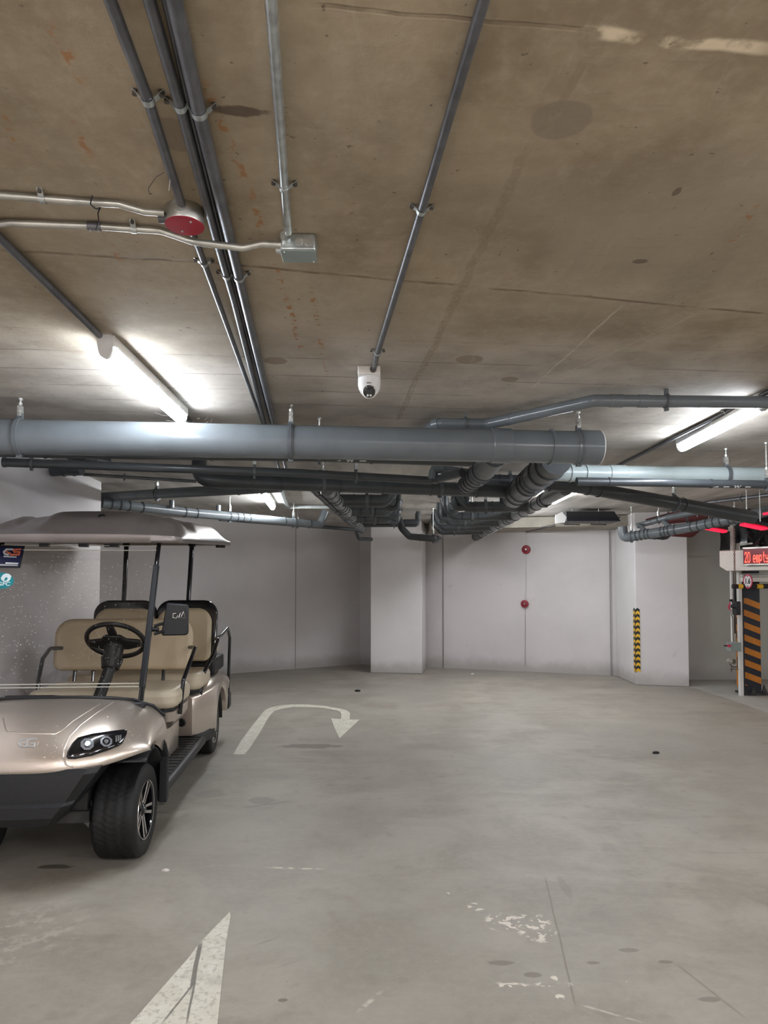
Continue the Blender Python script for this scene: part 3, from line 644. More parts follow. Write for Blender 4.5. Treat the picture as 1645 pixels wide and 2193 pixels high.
# cable tie and loose wires
mb = MB(); c = PZ(207, 434, CEIL-.03)
mb.tube(fillet([c+V(-.012,0,.02), c+V(-.018,0,-.005), c+V(0,0,-.02), c+V(.012,0,-.012), c+V(.008,-.01,-.035), c+V(.012,-.012,-.06), c+V(.004,-.012,-.085)], .01), .0018, 6)
tag(mb.build('cable_tie', M['black']), 'black cable tie curling off the bright bent conduit', 'cable tie')
mb = MB(); c = CE(356, 345)
mb.tube(fillet([c+V(-.005,0,-.03), CE(335, 355)+V(0,0,-.03), CE(318, 372)+V(0,0,-.04), CE(320, 392)+V(0,0,-.03), CE(325, 400)+V(0,0,-.02)], .02), .0012, 6)
tag(mb.build('loose_wire', M['rust']), 'thin dark wire dangling beside the conduit above the round box', 'wire')
mb = MB(); mb.tube([CE(366, 350)+V(0,0,-.03), CE(362, 385)+V(0,0,-.03)], .0012, 6)
tag(mb.build('loose_wire', M['white']), 'thin pale wire hanging above the round red box', 'wire')
# round junction box with red lid
c = PZ(393, 452, CEIL-.0); c = PZ(396, 447, CEIL)
t = thing('junction_box', c, 'round steel junction box with a dark red lid', 'junction box')
R = .055
mb = MB(); mb.lathe([(0, 0), (R*.98, 0), (R, -.004), (R, -.046), (R*.97, -.05), (0, -.05)], Matrix.Translation(c), 40); mb.build('box_body', M['galvw'], t)
mb = MB(); mb.lathe([(0, -.05), (R*1.02, -.05), (R*1.02, -.0525), (0, -.053)], Matrix.Translation(c), 40); mb.build('lid', M['red'], t)
for s in (-1, 1):
    mb = MB(); q = c+V(-.02*s+.005, -.03*s*-1*.9, -.053); mb.cyl(q, q-V(0,0,.003), .0035, 10); mb.build('lid_screw', M['zinc'], t)
for d in (V(.03, -.045, 0).normalized()*-1*1.0,):
    pass
mb = MB(); q = c+V(-.0, R*-.98, -.02); mb.cyl(q+V(-.004,-.014,0), q+V(0,.002,0), .017, 14); mb.build('connector', M['galv'], t)
mb = MB(); q = c+V(-R*.98, -.004, -.03); mb.cyl(q+V(-.02,0,0), q+V(.002,0,0), .015, 14); mb.build('connector', M['galvd'], t)
# square junction box
c = PZ(641, 512, CEIL); T = frame(c, (0,0,-1), V(1, .02, 0))
t = thing('junction_box', c, 'square grey steel junction box with knockouts', 'junction box')
w = .055
mb = MB(); mb.box((-w, -w*.75, 0), (w, w*.75, .055), T); mb.build('box_body', M['galv'], t, bevel=.006, smooth=True)
mb = MB(); mb.box((-w*1.01, -w*.76, .055), (w*1.01, w*.76, .058), T); mb.build('lid', M['boxg'], t, bevel=.002)
for u in (-.25, .05, .33):
    pass
for u in (.005, .034):
    mb = MB(); q = c+V(u, -w*.75, -.028); mb.cyl(q+V(0,.002,0), q-V(0,.0015,0), .013, 20); mb.build('knockout', M['galvw'], t)
for (u, v) in ((-.8, .8), (.8, -.8)):
    mb = MB(); mb.lathe([(0, .0605), (.003, .0605), (.0035, .058), (0, .058)], T @ Matrix.Translation((u*w, v*w*.75, 0)), 10); mb.build('lid_screw', M['zinc'], t)
mb = MB(); q = c+V(-.037, -w*.75, -.018); mb.cyl(q-V(0,.018,0), q+V(0,.004,0), .017, 14); mb.build('connector', M['galv'], t)
mb = MB(); q = c+V(-w, 0, -.033); mb.cyl(q-V(.018,0,0), q+V(.004,0,0), .015, 14); mb.build('connector', M['galv'], t)

# ceiling camera
c = CE(791, 790); t = thing('security_camera', c, 'white turret security camera on a square mount, facing down the car park', 'camera')
d = (V(0, 0, 0)-V(c.x, c.y, 0)).normalized()
T = frame(c, (0,0,-1), V(1, 0, 0))     # local z down, x right, y = -y world? (z x x)
mb = MB(); mb.box((-.057, -.06, 0), (.057, .06, .045), T); mb.build('mount_box', M['cream'], t, bevel=.006)
mb = MB(); mb.box((-.055, -.058, .045), (.055, .058, .052), T); mb.build('cover_plate', M['white'], t, bevel=.003)
mb = MB(); mb.lathe([(0, .05), (.058, .05), (.058, .085), (.054, .105), (.044, .125), (.028, .140), (0, .146)], T, 40); mb.build('turret_base', M['white'], t)
bc = c+V(0, -.020, -.118); look = V(0.02, -1, -.42).normalized()
mb = MB(); mb.lathe([(0, -.034)]+[(.041*math.sin(a), -.041*math.cos(a)*-1*-1) for a in [PI*k/14 for k in range(3, 10)]]+[(.041*math.sin(PI*.72), .041*-math.cos(PI*.72)), (0, .030)], frame(bc, look, (0,0,1)), 32); mb.build('camera_ball', M['cream'], t)
fc = bc+look*.0305
mb = MB(); mb.lathe([(0, 0), (.0305, 0), (.031, .003), (.027, .005), (0, .0052)], frame(fc, look, (0,0,1)), 32); mb.build('lens_face', M['glossblack'], t)
F = frame(fc+look*.005, look, (0,0,1))
mb = MB(); mb.box((-.006, -.016, 0), (.010, .016, .002), F); mb.build('lens_window', M['glassgrey'], t, bevel=.001)
for s in (-1, 1):
    mb = MB(); mb.lathe([(0, .003), (.0055, .0028), (.006, 0), (0, 0)], F @ Matrix.Translation((-.019, s*.0075, 0)), 16); mb.build('infrared_lamp', M['white'], t)
text_mesh('alhua', .011, 'maker_mark', M['rust'], frame(c+V(0, -.0575, -.088), V(0, -1, -.25), V(1, 0, 0)), t, depth=.0006, bold=.0002)
mb = MB(); q = c+V(.020, -.058, -.022); mb.cyl(q-V(0,.012,0), q+V(0,.004,0), .016, 16); mb.build('gland', M['rust'], t)

# ------------------------------------------------------------------ lamps
def batten(label, p, q, far=False, width=.062, h=.11):
    """weatherproof tube fitting from p to q (points on the slab)"""
    d = (q-p); L = d.length; d.normalize(); T = frame(p, d, V(0, 0, -1))   # x down, z along, y across
    t = thing('ceiling_lamp', p, label, 'lamp', 'fluorescent ceiling lamps')
    w = width/2
    mb = MB(); mb.box((0, -w*1.28, .0), (.052, w*1.28, L), T); mb.build('housing', M['lampw'], t, bevel=.006)
    prof = [(.048, -w*1.22), (.052, -w*1.27)]+[(.056+(h-.056)*math.sin(a), -w*1.25*math.cos(a)) for a in [PI*k/12 for k in range(0, 13)]]+[(.052, w*1.27), (.048, w*1.22)]
    e = .035
    rows = []
    for z, s in ((e*.3, .86), (e, .98), (e+.02, 1), (L-e-.02, 1), (L-e, .98), (L-e*.3, .86)):
        rows.append([T @ V(.048+(x-.048)*s, y*s, z) for x, y in prof])
    mb = MB(); mb.grid(rows)
    for rw in (rows[0], rows[-1]): mb.poly(rw)
    mb.build('diffuser', M[('lit', 'litfar', 'litadded')[int(far)]], t)
    for z0, z1 in ((-.002, e*.5), (L-e*.5, L+.002)):
        mb = MB(); mb.prism([T @ V(x*.97, y*.85, z0) for x, y in [(0, -w*1.0)]+prof[2:-2]+[(0, w*1.0)]], d*(z1-z0)); mb.build('end_cap', M['lampw'], t, smooth=False)
    for s in (-1, 1):
        mb = MB(); mb.box((.046, s*w*1.3-.003, e), (.054, s*w*1.3+.003, L-e), T); mb.build('lens_rim', M['clear'], t, smooth=False)
        for k in range(3):
            z = L*(.18+.32*k); mb = MB(); mb.box((.022, s*w*1.3-.003, z), (.05, s*w*1.3+.005, z+.018), T); mb.build('clip', M['clear'], t, smooth=False)
    return t
batten('lit tube lamp on the left side of the ceiling, above the golf cart', CE(226, 716), CE(390, 873))
a = CE(1458, 938); b2 = a+(CE(1700, 806)-a).normalized()*1.27
batten('lit tube lamp at the right edge beside the conduit', a, b2)
batten('short-looking lit tube lamp far right of centre, partly behind the sloping dark pipe', PZ(1184, 1081, 2.54)+V(0,0,.11), PZ(1254, 1047, 2.54)+V(0,0,.11), True)
a = PZ(1074, 1130, 2.44)+V(0,0,.11); b3 = PZ(1114, 1108, 2.44)+V(0,0,.11); t = batten('farthest lit tube lamp near the back wall beside the right header pipe', a, b3, True)
for e_ in (.2, .8):
    q = a+(b3-a)*e_; mb = MB(); mb.tube([q, V(q.x, q.y, CEIL)], .006, 6); mb.build('hanger_rod', M['zinc'], t)
batten('small distant lit lamp left of centre among the pipes', PZ(584, 1093, 2.54)+V(0,0,.11), PZ(560, 1060, 2.54)+V(0,0,.11), True)
for x, y in ((-1.1, -1.0), (.9, -1.3), (2.9, -.6), (-2.2, -3.6), (0, -3.8), (2.4, -3.8), (5.0, -2.4), (5.2, .6), (-1, -6.6), (2.5, -6.6), (6.5, -6), (8.5, 2.2), (9.0, 7.0)):  # unseen lamps added behind and beside the camera to brighten the foreground
    p = V(x, y, CEIL-.22); t = batten('added tube lamp hung on rods outside the picture to brighten the foreground', p, p+FV*1.27, 2)
    for e_ in (.2, 1.05):
        q = p+FV*e_; mb = MB(); mb.tube([q, V(q.x, q.y, CEIL)], .006, 6); mb.build('hanger_rod', M['zinc'], t)
# dark suspended unit
c0, c1 = PY(1212, 1108, 10.4), PY(1328, 1108, 10.4)
t = thing('ventilation_unit', PY(1270, 1090, 10.4), 'long black ventilation unit with a white end plate on the far ceiling', 'ventilation unit')
def zc(x, y, Y): return PY(x, y, Y)
mb = MB(); mb.prism([zc(1212, 1095, 10.3), zc(1316, 1095, 10.3), zc(1330, 1116, 10.3), zc(1214, 1116, 10.3)], V(0, .45, 0)); mb.build('unit_body', M['trim'], t, smooth=False, bevel=.008)
mb = MB(); mb.prism([zc(1190, 1121, 10.28), zc(1190, 1103, 10.28), zc(1204, 1096, 10.28), zc(1213, 1107, 10.28), zc(1210, 1119, 10.28)], V(0, .03, 0)); mb.build('end_plate', M['white'], t, smooth=False)
for y in (1108, 1114):
    mb = MB(); mb.tube([zc(1214, y, 10.27), zc(1328, y, 10.27)], .010, 8); mb.build('louvre_bar', M['navy'], t)
for x0 in (1208, 1265):
    mb = MB(); mb.tube([zc(x0, 1123, 10.3), zc(x0+34, 1123.5, 10.3)], .010, 8); mb.build('bracket_bar', M['rust'], t)
    mb = MB(); mb.tube([zc(x0+17, 1096, 10.31), zc(x0+17, 1123, 10.31)], .006, 8); mb.build('bracket_rod', M['rust'], t)
    mb = MB(); p = zc(x0+17, 1096, 10.4); mb.tube([p, V(p.x, p.y, CEIL)], .006, 8); mb.build('hanger_rod', M['zinc'], t)
# fire alarm devices on the back wall
def onwall(px, py, a, b):
    d = (b-a).normalized(); nn = V(d.y, -d.x, 0); r = ray(px, py); t = a.dot(nn)/(r.x*nn.x+r.y*nn.y)
    return V(r.x*t, r.y*t, CAMZ+r.z*t), nn, d
for (x, y, lab, R) in ((1127, 1177, 'round red alarm bell high on the back wall', .078), (1124, 1293, 'round red manual call point lower on the back wall, below the bell', .068)):
    p, nn, d = onwall(x, y, B, D); T = frame(p, nn, (0,0,1))
    t = thing('fire_alarm', p, lab, 'fire alarm')
    mb = MB(); mb.lathe([(0, .05), (R*.5, .05), (R*.9, .04), (R, .02), (R, 0), (0, 0)], T, 28); mb.build('bell_shell', M['red'], t)
    mb = MB(); mb.lathe([(R*.42, .052), (R*.5, .056), (R*.55, .05), (R*.42, .05)], T, 28); mb.build('rim', M['rust'], t)
    mb = MB(); mb.lathe([(0, .06), (R*.16, .058), (R*.18, .05), (0, .05)], T, 16); mb.build('hub', M['zinc'], t)
p, nn, d = onwall(1127, 1142, B, D); q, _, _ = onwall(1125, 1290, B, D); q2, _, _ = onwall(1125, 1446, B, D)
mb = MB(); mb.tube([V(p.x, p.y, 2.46)+nn*.012, q+nn*.012], .009, 8); tag(mb.build('wall_conduit', M['white']), 'thin white conduit joining the two red alarm devices on the back wall', 'conduit')
mb = MB(); mb.tube([V(q.x, q.y, q.z-.07)+nn*.002, V(q2.x, q2.y, .1)+nn*.002], .004, 6); tag(mb.build('wall_wire', M['seam']), 'thin grey line down the wall below the red call point', 'wire')
mb = MB(); p, nn, d = onwall(1127, 1142, B, D); mb.tube([V(p.x, p.y, 2.46)+nn*.02, PZ(1190, 1126, 2.46)], .008, 8); tag(mb.build('ceiling_cable', M['galvd']), 'dark cable slanting over the ceiling edge above the alarm bell', 'cable')

# cobwebs round the left lamp
mb = MB(); e = CE(392, 880)
for k in range(16):
    a_ = e+V(random.uniform(-.12, .16), random.uniform(-.05, .22), -random.uniform(0, .10)); b_ = a_+V(random.uniform(-.1, .1), random.uniform(-.05, .08), random.uniform(-.02, .06)); b_.z = min(b_.z, CEIL-.001)
    mb.tube([a_, (a_+b_)/2+V(0, 0, -.006), b_], .0007, 4)
tag(mb.build('cobweb', M['white']), 'pale cobweb strands between the left lamp end and the fat pipe', 'cobweb', kind='stuff')
# ------------------------------------------------------------------ corner guard on the right pillar
t = thing('corner_guard', pc, 'yellow and black chevron corner guard on the right pillar edge', 'corner guard')
fd = (pd-pc).normalized(); sd = nn_s = (FL(1345, 1459)-pc).normalized()
z0 = PY(1366, 1440, pc.y).z; z1 = PY(1366, 1305, pc.y).z
wf, ws = .062, .085; off = .006
N = 22
def guard(dirv, w, outv, flip):
    step = (z1-z0)/N
    for k in range(N):
        mb = MB(); z = z0+k*step; m_ = w*.5; h = step*.55
        base = pc+outv*.002
        P = lambda u, zz: Vector((base.x, base.y, 0))+dirv*u+V(0,0,zz)
        mb.prism([P(0, z), P(m_, z+h), P(w, z), P(w, z+step), P(m_, z+step+h), P(0, z+step)], outv*off)
        mb.build('stripe', M['hblack' if k % 2 else 'yellow'], t, smooth=False)
fo = V(fd.y, -fd.x, 0); so = V(sd.y, -sd.x, 0)*-1
so = so if so.x < 0 else -so
guard(fd, wf, fo, 0); guard(sd, ws, so, 0)
mb = MB(); mb.tube([V(pc.x, pc.y, z0)+(fo+so)*.003, V(pc.x, pc.y, z1)+(fo+so)*.003], .006, 8); mb.build('edge_bead', M['hblack'], t)
# ------------------------------------------------------------------ car lift gate on the right
GY = 9.9
g0 = PY(1541, 1200, GY); gd = V(.60, -.80, 0)         # run of the gate towards the viewer's right
def gp(px, py, off=0.0):
    """point on the gate plane"""
    n_ = V(gd.y, -gd.x, 0); r = ray(px, py); a_ = V(g0.x, g0.y, 0); t_ = (a_.dot(n_)-off)/(r.x*n_.x+r.y*n_.y)
    return V(r.x*t_, r.y*t_, CAMZ+r.z*t_)
gn = V(gd.y, -gd.x, 0)      # towards the viewer
if gn.y > 0: gn = -gn
gb = -gn
t = thing('car_lift_gate', FL(1590, 1489), 'grey steel gate frame of a mechanical car park at the right edge', 'gate')
zt, zl = PY(1541, 1180, GY).z, PY(1541, 1213, GY).z; zb = PY(1552, 1223, GY).z
L = 1.9
mb = MB(); P = lambda u, z: V(g0.x, g0.y, 0)+gd*u+V(0,0,z)
mb.prism([P(0, zt), P(L, zt), P(L, zb), P(.10, zb), P(0, zl)], gb*.35); mb.build('header_beam', M['cream'], t, smooth=False, bevel=.006)
mb = MB(); mb.prism([P(.02, zl-.005), P(L, zl-.005), P(L, zb+.005), P(.12, zb+.005)], gn*.012); mb.build('header_fold', M['cream'], t, smooth=False)
# lintel rails
pst = FL(1586, 1489)
def upright(px0, px1, Y, z0_, z1_, m, name, dep=.06):
    a_ = PY(px0, 1300, Y); b_ = PY(px1, 1300, Y); mb = MB(); mb.prism([V(a_.x, Y, z0_), V(b_.x, Y, z0_), V(b_.x, Y, z1_), V(a_.x, Y, z1_)], V(0, dep, 0)); return mb.build(name, m, t, smooth=False, bevel=.003)
GP = 9.86
upright(1582.5, 1590, GP, 0, 1.74, M['lampw'], 'post')
upright(1590.5, 1592.5, GP+.01, 0, 1.66, M['under'], 'post_shadow_gap')
upright(1567, 1570.5, GP+.08, PY(0, 1385, GP).z, 1.85, M['lampw'], 'side_channel', .04)
upright(1575, 1582, GP+.12, .85, 1.75, M['trim'], 'guide_rail', .05)
upright(1577, 1582, GP+.10, .12, 1.25, M['horange'], 'side_hazard_strip', .03)
for (y0, y1) in ((1323, 1338), (1352, 1368), (1408, 1430)):
    upright(1577, 1582, GP+.09, PY(0, y1, GP).z, PY(0, y0, GP).z, M['hblack'], 'side_hazard_band', .012)
for (y0, y1, m) in ((1228, 1231, 'galv'), (1232, 1235, 'cream'), (1236, 1246, 'cream')):
    a_ = PY(1586, y1, GP); b_ = PY(1586, y0, GP); mb = MB(); mb.box((a_.x, GP-.06, a_.z), (a_.x+1.4, GP+.02, b_.z), None); mb.build('lintel_rail', M[m], t, smooth=False, bevel=.003)
# hazard striped column behind
cx0, cx1 = PY(1593, 1300, 9.95).x, PY(1627.5, 1300, 9.95).x
zc0, zc1 = PY(0, 1468, 9.95).z, PY(0, 1281, 9.95).z
tc_ = thing('steel_column', V((cx0+cx1)/2, 9.95, 0), 'dark steel column painted with orange and black slanted stripes behind the gate post', 'column')
mb = MB(); mb.box((cx0, 9.95, 0.0), (cx1, 10.15, 2.0)); mb.build('column_body', M['navy'], tc_, smooth=False)
W = cx1-cx0; nS = 14; sp = (zc1-zc0)/nS*2.0
sl = .62*W*.62
k = -1
while True:
    zb_ = zc1-.0-sp*(k+1)+sl*.2; za = zb_+sp*.5
    if za+0 < zc0-.3: break
    # parallelogram, higher on the left
    poly = [(cx0, zb_+sl), (cx1, zb_), (cx1, za), (cx0, za+sl)]
    def clip(poly, z, keep_below):
        out = []
        for i in range(len(poly)):
            a_, b_ = poly[i], poly[(i+1) % len(poly)]; ia = (a_[1] <= z) == keep_below; ib = (b_[1] <= z) == keep_below
            if ia: out.append(a_)
            if ia != ib: s_ = (z-a_[1])/(b_[1]-a_[1]); out.append((a_[0]+(b_[0]-a_[0])*s_, z))
        return out
    pl = clip(clip(poly, zc1, True), zc0, False)
    if len(pl) >= 3:
        mb = MB(); mb.prism([V(x, 9.95, z) for x, z in pl], V(0, -.004, 0)); mb.build('hazard_stripe', M['horange'], tc_, smooth=False)
    k += 1
    if k > 20: break
mb = MB(); mb.box((cx0-.02, 9.90, 0), (cx1+.03, 10.2, .03)); mb.build('base_plate', M['under'], tc_, smooth=False)
for x in (cx0-.02, (cx0+cx1)/2, cx1+.04):
    mb = MB(); mb.prism([V(x-.05, 9.93, 0), V(x+.05, 9.93, 0), V(x+.0, 9.95, .14)], V(0, .02, 0)); mb.build('base_gusset', M['under'], tc_, smooth=False)
# LED sign
zs1, zs0 = PY(1598, 1177, 9.5).z, PY(1598, 1209, 9.5).z
a_ = gp(1597, 1192, 0); 
def on(u, z, off=.07): return V(a_.x, a_.y, 0)+gd*u+gn*off+V(0,0,z)
hz = (1209-1177)/FPX*a_.y; zm = a_.z
t = thing('led_sign', on(0, zm), 'red LED sign reading 20 empty on the gate header', 'sign')
SW = 1.25
mb = MB(); mb.prism([on(0, zm-hz/2-.02, .01), on(SW, zm-hz/2-.02, .01), on(SW, zm+hz/2+.02, .01), on(0, zm+hz/2+.02, .01)], gn*.055); mb.build('sign_case', M['under'], t, smooth=False)
for (lo, hi) in ((zm-hz/2-.02, zm-hz/2), (zm+hz/2, zm+hz/2+.02)):
    mb = MB(); mb.prism([on(0, lo, .06), on(SW, lo, .06), on(SW, hi, .06), on(0, hi, .06)], gn*.016); mb.build('sign_frame', M['galvw'], t, smooth=False)
mb = MB(); mb.prism([on(0.005, zm-hz/2, .06), on(SW-.005, zm-hz/2, .06), on(SW-.005, zm+hz/2, .06), on(0.005, zm+hz/2, .06)], gn*.008); mb.build('sign_panel', M['ledback'], t, smooth=False)
FONT = {'2': ["01110","10001","00001","00010","00100","01000","11111"], '0': ["01110","10001","10001","10001","10001","10001","01110"],
 'e': ["00000","00000","01110","10001","11111","10000","01110"], 'm': ["00000","00000","11010","10101","10101","10101","10101"],
 'p': ["00000","00000","11110","10001","10001","11110","10000","10000"], 't': ["00100","00100","01110","00100","00100","00100","00011"],
 'y': ["00000","00000","10001","10001","01111","00001","01110"], ' ': ["00000"]*7}
mb = MB(); s_ = hz*.82/8; u = .02
for ch in '20 empty':
    for r_, row in enumerate(FONT[ch]):
        for c_, v_ in enumerate(row):
            if v_ == '1':
                zc_ = zm+hz*.30-r_*s_-s_*.6; uc = u+(c_+.5)*.0068
                mb.prism([on(uc-.0030, zc_-s_*.42, .068), on(uc+.0030, zc_-s_*.42, .068), on(uc+.0030, zc_+s_*.42, .068), on(uc-.0030, zc_+s_*.42, .068)], gn*.004)
    u += .0068*(6.0 if ch != ' ' else 4.5)
mb.build('lit_text', M['led'], t, smooth=False)
# height limit bar and round sign
zb_ = PY(1600, 1256, 9.6).z
t = thing('height_bar', PY(1574, 1256, 9.6), 'black and yellow striped height limit bar hung from chains', 'height bar')
xx = [1569, 1580, 1590, 1612, 1620, 1633, 1700]
for i in range(len(xx)-1):
    p, q = PY(xx[i], 1255.5, 9.6), PY(xx[i+1], 1256, 9.6)
    if i < 1: m_ = 'hblack'
    else: m_ = ('yellow' if i in (1, 4) else 'hblack')
    mb = MB(); mb.cyl(p, q, .031, 16); mb.build('bar_segment', M[m_], t)
def chain(x0, y0, x1, y1, Y, label, n):
    p, q = PY(x0, y0, Y), PY(x1, y1, Y); mb = MB(); d = (q-p)/n
    for k in range(n):
        c_ = p+d*(k+.5); ax = V(1, 0, 0) if k % 2 else V(0, 1, 0); lp = []
        for j in range(9):
            a2 = 2*PI*j/8; lp.append(c_+ax*math.cos(a2)*.011+d.normalized()*math.sin(a2)*d.length*.62)
        mb.tube(lp, .0042, 6)
    return tag(mb.build('chain', M['chain']), label, 'chain')
chain(1572, 1120, 1574, 1251, 9.58, 'steel chain hanging down to the left end of the height bar', 34)
cen = PY(1602.5, 1245, 9.52); sn = V(-.86, -.28, 0).normalized()
nrm = V(-.99, -.12, 0).normalized()
t = thing('height_limit_sign', cen, 'round white height limit sign with a red rim reading 1.6', 'sign')
T = frame(cen, nrm, (0,0,1)) @ Matrix.Rotation(-PI/2, 4, 'Z')
T = frame(cen, nrm, V(0,0,1).cross(nrm))   # x to the reader's right, y up
Rr = .098
mb = MB(); mb.lathe([(0, 0), (Rr, 0), (Rr, .006), (0, .006)], T, 40); mb.build('sign_plate', M['red'], t)
M['signred'] = mat('sign_red', (.45, .04, .09), .4)
mb = MB(); mb.lathe([(Rr*.80, .006), (Rr, .006), (Rr, .008), (Rr*.80, .008)], T, 40); mb.build('sign_rim', M['signred'], t)
mb = MB(); mb.lathe([(0, .006), (Rr*.81, .006), (Rr*.81, .0075), (0, .0075)], T, 40); mb.build('sign_face', M['white'], t)
text_mesh('1.6', .10, 'sign_text', M['hblack'], T @ Matrix.Translation((0, 0, .0085)), t, bold=.003)
for s in (-1, 1):
    mb = MB(); mb.prism([T @ V(-.012, s*.074, .008), T @ V(.012, s*.074, .008), T @ V(0, s*.052, .008)], (T.to_3x3() @ V(0,0,.002))); mb.build('sign_arrow', M['hblack'], t, smooth=False)
# gadgets on the gate post
t = thing('switch_box', PY(1570, 1385, 9.8), 'grey control box with a lever on the side of the gate post', 'control box')
mb = MB(); a_, b_ = PY(1560, 1394, 9.8), PY(1582, 1375, 9.8); mb.box((a_.x, 9.72, a_.z), (b_.x, 9.86, b_.z)); mb.build('box_body', M['boxg'], t, bevel=.006)
mb = MB(); p = PY(1562, 1383, 9.7); mb.cyl(p-V(0,.01,0), p+V(0,.03,0), .022, 16); mb.build('button', M['signred'], t)
mb = MB(); mb.cyl(PY(1551, 1383, 9.72), PY(1564, 1383, 9.72), .009, 10); mb.build('lever', M['black'], t)
t = thing('spotlight', PY(1570, 1415, 9.78), 'round floodlight tilted on a bracket low on the gate post', 'spotlight')
p, q = PY(1562, 1415, 9.72), PY(1573, 1417, 9.60); mb = MB(); d_ = (q-p).normalized(); mb.lathe([(0, 0), (.03, .0), (.038, .03), (.040, .13), (.036, .13), (.03, .05), (0, .04)], frame(p-d_*.02, d_), 24); mb.build('lamp_shell', M['galvw'], t)
mb = MB(); mb.tube(fillet([PY(1563, 1422, 9.7), PY(1569, 1428, 9.7), PY(1580, 1429, 9.78)], .03), .008, 8); mb.tube([PY(1567, 1427, 9.7), PY(1567, 1440, 9.7)], .006, 8); mb.tube([PY(1564, 1433, 9.7), PY(1582, 1433, 9.78)], .005, 8); mb.build('bracket', M['rust'], t)
t = thing('limit_switch', PY(1572, 1300, 9.8), 'black limit switch with a red lever on the gate channel', 'switch')
a_, b_ = PY(1573, 1317, 9.8), PY(1582, 1288, 9.8); mb = MB(); mb.box((a_.x, 9.74, a_.z), (b_.x, 9.86, b_.z)); mb.build('switch_body', M['trim'], t, bevel=.005)
mb = MB(); mb.cyl(PY(1567, 1298, 9.72), PY(1575, 1300, 9.74), .025, 14); mb.cyl(PY(1563, 1286, 9.72), PY(1569, 1286, 9.72), .018, 12); mb.build('roller', M['trim'], t)
mb = MB(); mb.prism([PY(1564, 1290, 9.72), PY(1566, 1291, 9.72), PY(1563, 1299, 9.72), PY(1566, 1306, 9.72), PY(1563, 1307, 9.72), PY(1559, 1299, 9.72)], V(0, .012, 0)); mb.build('lever', M['signred'], t, smooth=False)
mb = MB(); mb.tube(fillet([PY(1566, 1306, 9.72), PY(1566, 1316, 9.72), PY(1569, 1322, 9.74), PY(1571, 1374, 9.78)], .03), .005, 6); mb.build('cable', M['rust'], t)
# things above the gate
t = thing('equipment_cover', PY(1615, 1140, 10.6), 'crumpled black film cover over the lift machinery above the gate', 'cover')
rows = []
for j in range(13):
    u = j/12; rows.append([])
    for i in range(19):
        v_ = i/18; p = PY(1579+v_*130, 1091+u*84, 10.45); w_ = .06*math.sin(v_*31+u*2.0)+.04*math.sin(v_*57+u*5+1)
        rows[-1].append(p+V(0, w_, 0))
mb = MB(); mb.grid(rows); back = [[p+V(0, .5, 0) for p in r] for r in rows]
mb.grid([rows[0], back[0]]); mb.grid([rows[-1], back[-1]]); mb.grid([[r[0] for r in rows], [r[0] for r in back]])
mb.build('film', M['film'], t)
mb = MB(); a_, b_ = PY(1583, 1169, 10.0), PY(1614, 1162, 10.0); mb.prism([a_, PY(1614, 1165, 10.0), b_, PY(1583, 1163, 10.0)], V(0, .1, 0)); mb.prism([PY(1583, 1181, 10.0), PY(1585, 1181, 10.0), PY(1585, 1166, 10.0), PY(1583, 1166, 10.0)], V(0, .1, 0)); tag(mb.build('metal_bracket', M['galvw'], smooth=False), 'pale metal bracket above the LED sign', 'bracket')
mb = MB()
for k in range(5): mb.tube(fillet([PY(1614, 1164, 9.9), PY(1622+k*2, 1148, 9.95), PY(1630+k*3, 1120+k, 10.0), PY(1650+k*4, 1090, 10.1)], .2), .014, 8)
tag(mb.build('cable_bundle', M['black']), 'bundle of black cables rising above the LED sign', 'cables')
mb = MB(); a_ = PY(1567, 1180, 10.1); b_ = PY(1572, 1120, 10.1); mb.box((a_.x, 10.1, a_.z), (b_.x, 10.14, CEIL)); tag(mb.build('hanging_post', M['lampw'], smooth=False), 'pale vertical post rising from the gate header to the ceiling', 'post')
mb = MB(); a_ = PY(1556, 1137, 10.0); b_ = PY(1573, 1128, 10.0); mb.box((a_.x, 10.0, a_.z), (b_.x, 10.09, b_.z)); tag(mb.build('bracket_plate', M['cream'], smooth=False), 'small cream plate beside the red lamps', 'plate')
def redlamp(pix0, pix1, Y, label, w=6):
    p, q = PY(*pix0, Y), PY(*pix1, Y); t = thing('red_lamp', p, label, 'lamp')
    for k in range(3):
        o_ = V(0, -.05+.05*k, 0); mb = MB(); mb.cyl(p+o_, q+o_, .014, 10); mb.build('lamp_tube', M['redlit'], t)
    mb = MB(); mb.prism([p+V(0,-.09,.02), q+V(0,-.09,.02), q+V(0,.09,.02), p+V(0,.09,.02)], (0,0,.04)); mb.build('lamp_tray', M['trim'], t, smooth=False)
    c_ = (p+q)/2
    for e_ in (.2, .8):
        c_ = p+(q-p)*e_; mb = MB(); mb.tube([c_+V(0,0,.05), V(c_.x, c_.y, CEIL)], .005, 6); mb.build('hanger_rod', M['zinc'], t)
redlamp((1510, 1131), (1553, 1139), 9.75, 'red-lit tube lamp under the ceiling between the pillar and the gate')
redlamp((1590, 1123), (1638, 1133), 8.3, 'red-lit tube lamp at the right edge above the LED sign')
redlamp((1640, 1100), (1720, 1085), 8.4, 'red-lit tube lamp cut by the right edge behind the grey pipe')
